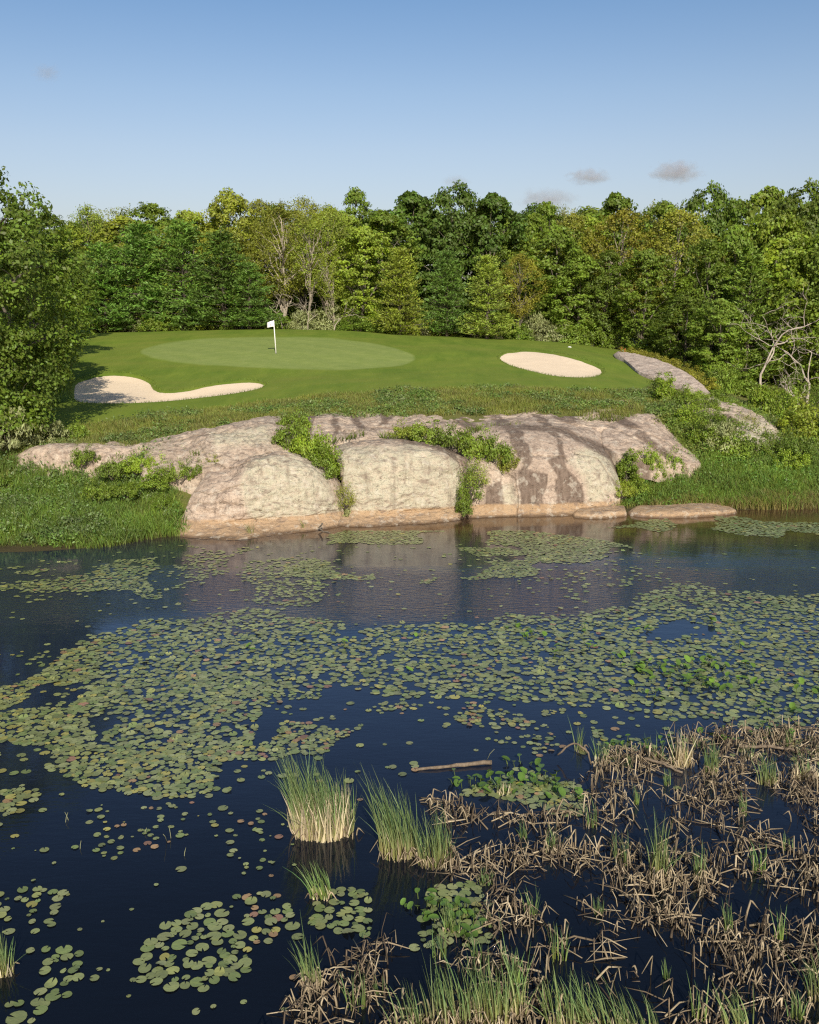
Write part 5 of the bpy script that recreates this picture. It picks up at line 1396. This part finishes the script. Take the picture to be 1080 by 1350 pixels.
# ------------------------------------------------------------------ cattail clumps
def cattail(px, py, h, wd, n, label, dead=30, lean=(-.25, .1), straw=.35, thatch=14, tone=0, group='green cattail clumps', depth_w=None, slant=.0):
    P = on_water(px, py)
    r = empty('cattail_clump', P)
    b, d, t = Acc(), Acc(), Acc()
    dw = depth_w or wd * .6
    def base(k):
        a = RNG.uniform(0, 6.28, k); q = RNG.uniform(0, 1, k) ** .5
        return np.stack([np.cos(a) * q * wd / 2, np.sin(a) * q * dw / 2, np.full(k, -.08)], -1)
    B = base(n); H_ = h * RNG.uniform(.55, 1.08, n) * (1 - slant * (B[:, 0] / wd + .5))
    ln = np.array(lean) + RNG.normal(size=(n, 2)) * np.where(RNG.uniform(size=(n, 1)) < .14, .34, .09)
    H_ = H_ * np.where(np.abs(ln[:, 0] - lean[0]) > .3, .7, 1)
    T = B + np.stack([ln[:, 0] * H_, ln[:, 1] * H_, H_], -1) + np.stack([B[:, 0] * .25, B[:, 1] * .25, 0 * H_], -1)
    bend = np.stack([-ln[:, 0] * H_ * .25, -ln[:, 1] * H_ * .25, H_ * .03], -1)
    c0 = lerp_cols(n, [(.32, .30, .08), (.26, .28, .07), (.48, .41, .22)]) if tone == 0 else lerp_cols(n, [(.13, .2, .03), (.25, .27, .05)])
    c1 = lerp_cols(n, [(.16, .25, .08), (.12, .21, .075), (.24, .30, .11)])
    ribbons(b, B, T, bend, RNG.uniform(.010, .019, n), c0, c1, 5)
    link('green_blade_tuft', b.mesh('green_blade_tuft'), M['grass'], r)
    if dead:
        B = base(dead); B[:, 1] -= .02
        H_ = h * straw * RNG.uniform(.5, 1.2, dead); ln = RNG.normal(size=(dead, 2)) * .16 + np.array(lean) * .4
        ribbons(d, B, B + np.stack([ln[:, 0] * H_, ln[:, 1] * H_, H_], -1), RNG.normal(size=(dead, 3)) * .02, RNG.uniform(.016, .03, dead), lerp_cols(dead, [(.72, .6, .40), (.55, .44, .27)]), lerp_cols(dead, [(.74, .64, .45), (.5, .4, .26)]), 3)
        link('straw_base', d.mesh('straw_base'), M['grass'], r)
    if thatch:
        for k in range(thatch):
            q = base(1)[0] * 1.15; q[2] = 0
            reed_geo(t, q, RNG.uniform(.08, .25) * min(1, h), math.atan2(q[1], q[0]) + RNG.normal() * .5, RNG.uniform() < .8, RNG.uniform(.008, .014), REEDC[RNG.choice(4)])
        link('bent_thatch', t.mesh('bent_thatch'), M['reed'], r)
    return tag(r, label, 'cattail', group)
cattail(427, 1098, 1.50, .92, 460, 'largest cattail clump, wind combed with a straw pale base', 520, (-.15, .10), .46, 26, slant=.42)
cattail(526, 1128, 1.40, .55, 210, 'leaning tall green cattail clump left half of the middle pair', 60, (-.20, .10), .3, 34, slant=.3)
cattail(574, 1140, .92, .48, 120, 'shorter green cattail clump right half of the middle pair', 30, (-.12, .08), .3, 34)
cattail(424, 1182, .58, .32, 60, 'small bright green cattail below the largest clump', 10, (-.35, .1), .4, 8, 1)
cattail(412, 1302, .74, .22, 46, 'slim cattail with drooping straw skirt at lower left of the marsh', 40, (-.18, .1), .35, 34)
cattail(2, 1285, .62, .30, 60, 'cattail clump cut by the left edge', 30, (-.05, .1), .4, 8)
cattail(869, 1158, .98, .26, 70, 'slim tall cattail standing on a fallen reed mat in the right marsh', 16, (-.02, .08), .25, 40)
cattail(922, 1160, .62, .16, 26, 'short slim cattail right of the slim tall one', 6, (-.02, .08), .3, 12)
cattail(728, 1124, .62, .18, 26, 'thin short cattail alone left of centre in the marsh', 8, (-.06, .05), .3, 12)
cattail(792, 1010, .68, .22, 36, 'cattail tuft at the left end of the far reeds', 14, (-.05, .05), .5, 14)
cattail(900, 1010, .75, .34, 14, 'pale dry cattail fan among the far reeds', 46, (-.12, .05), .95, 18)
cattail(938, 1020, .68, .26, 60, 'green cattail tuft right of the dry fan', 8, (-.05, .05), .3, 10)
cattail(1012, 1034, .62, .28, 60, 'green cattail tuft near the right of the far reeds', 8, (-.05, .05), .3, 12)
cattail(1062, 1026, .55, .45, 20, 'dry straw mound of cattail at the right edge', 110, (-.05, .05), .6, 30)
cattail(865, 1000, .5, .3, 30, 'small tuft left of the dry fan', 12, (-.02, .05), .4, 12)
cattail(765, 990, .55, .18, 22, 'sparse green tuft behind the far reeds', 4, (-.02, .05), .4, 4)
cattail(985, 1000, .5, .3, 22, 'low mixed tuft between two green far tufts', 20, (-.02, .05), .5, 12)
cattail(664, 1046, .42, .22, 20, 'pale stub cattail in the far green patch', 20, (-.05, .05), .7, 6)
cattail(600, 1348, .86, .62, 90, 'front cattail tuft at the bottom left of the marsh', 26, (-.14, .1), .35, 26)
cattail(648, 1352, .92, .40, 70, 'tall front cattail tuft at the bottom', 16, (-.1, .1), .35, 20)
cattail(684, 1340, .98, .22, 36, 'thin tall front cattail at the bottom', 10, (-.1, .1), .35, 14)
cattail(545, 1358, .62, .46, 46, 'low front cattail tuft left of the bottom group', 20, (-.2, .1), .4, 20)
cattail(748, 1356, .80, .50, 76, 'front cattail tuft at bottom centre', 20, (-.14, .1), .35, 24)
cattail(800, 1362, .72, .55, 80, 'spreading front cattail tuft right of bottom centre', 20, (-.3, .1), .35, 24)
cattail(850, 1368, .6, .4, 46, 'small front cattail tuft at the right end of the bottom group', 10, (-.3, .1), .35, 16)
cattail(972, 1362, .62, .36, 40, 'cattail tuft at the bottom right', 10, (-.25, .1), .35, 18)
cattail(1076, 1318, .75, .2, 34, 'cattail tuft cut by the right edge near the bottom', 8, (-.15, .1), .3, 10)
cattail(596, 1228, .5, .2, 22, 'short tuft growing from the broad leaves below the middle cattails', 4, (-.1, .1), .3, 6, 1)
i = 0
for (px, py) in [(690, 1105), (640, 1165), (780, 1090), (840, 1060), (980, 1075), (1040, 1120), (700, 1210), (790, 1205), (960, 1230), (1030, 1240), (880, 1290), (735, 1265), (630, 1265), (580, 1262), (500, 1310), (470, 1330), (680, 1300), (720, 1330), (920, 1345), (1050, 1345), (820, 1140), (1000, 1150), (850, 985), (1040, 985), (920, 985), (880, 1035), (830, 1012)]:
    cattail(px, py, random.uniform(.3, .62), random.uniform(.10, .22), random.randint(10, 24), f'small young green shoot among the dead reeds, {ordn(i)} of the scattered shoots', 3, (-.08, .06), .35, 0, 1, 'young green shoots in the marsh'); i += 1
# thin lone stems in open water
for i, (px, py, h) in enumerate([(221, 1106, .22), (226, 1105, .18), (85, 1085, .14), (92, 1082, .12), (242, 1130, .10), (190, 1100, .10), (105, 1120, .12), (815, 1035, .3), (640, 1000, .25), (755, 1050, .35)]):
    acc = Acc(); L = RNG.normal(size=2) * .08
    tube(acc, [[0, 0, -.1], [L[0] * .5, L[1] * .5, h * .5], [L[0], L[1], h]], [.005, .005, .003], 5, True, tint=np.array((.26, .27, .15)))
    o = link('reed_stem', acc.mesh('reed_stem'), M['reed']); o.location = on_water(px, py)
    tag(o, f'thin lone reed stem rising from open water, {ordn(i)} of the scattered stems', 'reed stem', 'lone reed stems')

# ------------------------------------------------------------------ logs and sticks
def stick(name, pts, r0, r1, label, mat, sides=8):
    acc = Acc(); P = np.array(pts, float); k = 12
    Q = catmull(P, np.linspace(0, len(P) - 1, k)); Q[1:-1] += RNG.normal(size=(k - 2, 3)) * r0 * .35
    o = P[0].copy()
    tube(acc, Q - o, np.linspace(r0, r1, k) * RNG.uniform(.85, 1.15, k), sides)
    ob = link(name, acc.mesh(name, True), mat); ob.location = o
    return tag(ob, label, 'driftwood')
A, B = on_water(548, 1016), on_water(648, 1008)
stick('driftwood_log', [A + [0, 0, .02], (A + B) / 2 + [0, 0, .05], B + [0, 0, .04]],   .025, .04, 'pale floating log beside the far green lily patch', M['log'])
A, B = on_water(398, 697), on_water(448, 704)
stick('driftwood_stick', [at_depth(425, 690, 35.6), A * .5 + B * .5 + [0, 0, .06], B + [0, -.1, -.05]], .035, .02, 'dark stick leaning into the water by the lichen boulder', M['bark'])
A, B = on_water(735, 1002), on_water(772, 1010)
stick('driftwood_stick', [A + [0, 0, .1], (A + B) / 2 + [0, 0, .38], B + [0, 0, .3], B + [.1, 0, .02]], .018, .014, 'pale kinked stick at the left end of the far reeds', M['log'])
A, B = on_water(845, 1008), on_water(900, 1022)
stick('driftwood_stick', [A + [0, 0, .14], (A + B) / 2 + [0, 0, .12], B + [0, 0, .05]], .03, .02, 'long pale stick lying across the far reeds', M['log'])
A, B = on_water(975, 992), on_water(1050, 996)
stick('driftwood_stick', [A + [0, 0, .12], (A + B) / 2 + [0, 0, .14], B + [0, 0, .1]], .03, .025, 'pale stick lying flat at the right of the far reeds', M['log'])

# ------------------------------------------------------------------ flag and markers
white = simple_mat('white_paint_material', (.82, .80, .76), .5, .03)
cloth = simple_mat('white_flag_cloth_material', (.84, .80, .78), .85, .04)
grey = simple_mat('grey_print_material', (.25, .25, .26), .8, .05)
dark = simple_mat('cup_shadow_material', (.02, .02, .02), .9, .1)
fp = ground_hit(364, 466.5)
fl = empty('golf_flag', fp)
tag(fl, 'white flag on a thin white flagstick standing on the putting green', 'golf flag')
a = Acc(); tube(a, [[.002, 0, -.05], [-.048, 0, 1.1], [-.10, 0, 2.28]], [.04, .036, .03], 10)
a2 = np.array([0, 0, 0])
link('flagstick', a.mesh('flagstick', True), white, fl)
nx, nz = 14, 8
V, Q = [], []
for i in range(nx):
    for j in range(nz):
        u, v = i / (nx - 1), j / (nz - 1)
        V.append((-.10 - .46 * u, .06 * math.sin(u * 7) * u + .02, 2.24 - .40 * v * (1 - .12 * u) - .10 * u + .02 * math.sin(u * 5)))
for i in range(nx - 1):
    for j in range(nz - 1):
        Q.append((i * nz + j, (i + 1) * nz + j, (i + 1) * nz + j + 1, i * nz + j + 1))
link('flag_cloth', new_mesh('flag_cloth', V, [np.array(Q)], None, True), cloth, fl)
a = Acc()
tube(a, [[-.36, -.075, 2.04], [-.30, -.075, 1.99], [-.27, -.075, 2.06], [-.31, -.075, 1.90]], [.012] * 4, 5)
link('printed_mark', a.mesh('printed_mark'), grey, fl)
a = Acc(); th = np.linspace(0, 2 * math.pi, 20, endpoint=False)
V = np.concatenate([[[0, 0, .012]], np.stack([np.cos(th) * .07, np.sin(th) * .07, 0 * th + .012], -1)])
a.add(V, [(0, i + 1, (i + 1) % 20 + 1) for i in range(20)])
link('cup', a.mesh('cup'), dark, fl)

red = simple_mat('red_paint_material', (.42, .07, .03), .6, .2)
mk = empty('marker_post', ground_col(822, 82, 455))
for (dx, h) in ((-.14, .62), (.16, .5)):
    a = Acc(); tube(a, [[dx, 0, -.1], [dx, 0, h * .8], [dx, 0, h]], [.09, .085, .05], 10)
    link('post', a.mesh('post', True), red, mk)
a = Acc(); tube(a, [[-.14, 0, .34], [.16, 0, .30]], [.05, .05], 8); link('crossbar', a.mesh('crossbar'), white, mk)
tag(mk, 'small red marker posts at the back corner of the green beside the bushes', 'marker')
a = Acc()
for zz in (0,):
    prof = [(.001, .07), (.09, .06), (.15, .03), (.17, -.02)]
    ring = np.array([[(r_ * math.cos(q), r_ * .8 * math.sin(q), z_) for q in th] for r_, z_ in prof])
    V = ring.reshape(-1, 3); Q = [(i * 20 + j, i * 20 + (j + 1) % 20, (i + 1) * 20 + (j + 1) % 20, (i + 1) * 20 + j) for i in range(3) for j in range(20)]
    a.add(V, None, [q[::-1] for q in Q])
o = link('yardage_marker', a.mesh('yardage_marker', True), white); o.location = ground_hit(751, 457.5)
tag(o, 'small low white disc on the turf above the oval bunker', 'marker')

# ------------------------------------------------------------------ clouds
def cloud(px, py, wpx, hpx, dens, seed, label):
    D = 900.0
    P = at_depth(px, py, D)
    sx, sz = wpx / F * D / 2, hpx / F * D / 2
    k1, k2 = 24, 14
    V = []
    for i in range(k2):
        ph = math.pi * (i + .5) / k2
        for j in range(k1):
            q = 2 * math.pi * j / k1
            V.append((math.cos(q) * math.sin(ph) * sx * 1.15, math.sin(q) * math.sin(ph) * sx * .7, math.cos(ph) * sz * 1.25))
    V = np.array(V)
    Q = [(i * k1 + j, (i + 1) * k1 + j, (i + 1) * k1 + (j + 1) % k1, i * k1 + (j + 1) % k1) for i in range(k2 - 1) for j in range(k1)]
    n0 = len(V); V = np.concatenate([V, [[0, 0, sz * 1.25], [0, 0, -sz * 1.25]]])
    T = [(n0, j, (j + 1) % k1) for j in range(k1)] + [(n0 + 1, (k2 - 1) * k1 + (j + 1) % k1, (k2 - 1) * k1 + j) for j in range(k1)]
    m, nt = mat_new('cloud_material')
    oc = nt.n('ShaderNodeTexCoord').outputs['Object']
    nrm_ = nt.n('ShaderNodeMapping', None, Vector=oc, Scale=(1 / sx, 1 / (sx * .6), 1 / sz)).outputs[0]
    ln = nt.n('ShaderNodeVectorMath', {'operation': 'LENGTH'}, i0=nrm_).outputs['Value']
    ns = nt.noise(nt.n('ShaderNodeMapping', None, Vector=oc, Scale=(1, 1, 1.6), Location=(seed * 31.0, 0, 0)).outputs[0], 3.2 / sx, 5, .6)
    d = nt.math('SUBTRACT', nt.math('MULTIPLY', ns, 1.9), nt.math('MULTIPLY', ln, 1.05))
    d = nt.math('MULTIPLY', nt.math('MAXIMUM', d, 0.0), dens)
    vol = nt.n('ShaderNodeVolumePrincipled', None, Color=(.86, .83, .86, 1), Density=d, Anisotropy=.2)
    o_ = nt.t.nodes.new('ShaderNodeOutputMaterial'); nt.t.links.new(vol.outputs[0], o_.inputs['Volume'])
    m.cycles.volume_step_rate = 1.0
    o = link('cloud', new_mesh('cloud', V, [np.array(T), np.array(Q)]), m); o.location = P
    tag(o, label, 'cloud', 'small grey clouds')
cloud(777, 233, 62, 24, .11, 1, 'small flat grey cloud, left of the two floating clear of the trees')
cloud(891, 227, 72, 32, .13, 2, 'larger grey cloud, right of the two floating clear of the trees')
cloud(722, 263, 84, 30, .07, 3, 'faint wide cloud just above the treetops at right of centre')
cloud(601, 240, 40, 20, .07, 4, 'faint small cloud above the dark treetops in the middle')
cloud(62, 96, 40, 26, .05, 5, 'very faint wisp of cloud high at upper left')
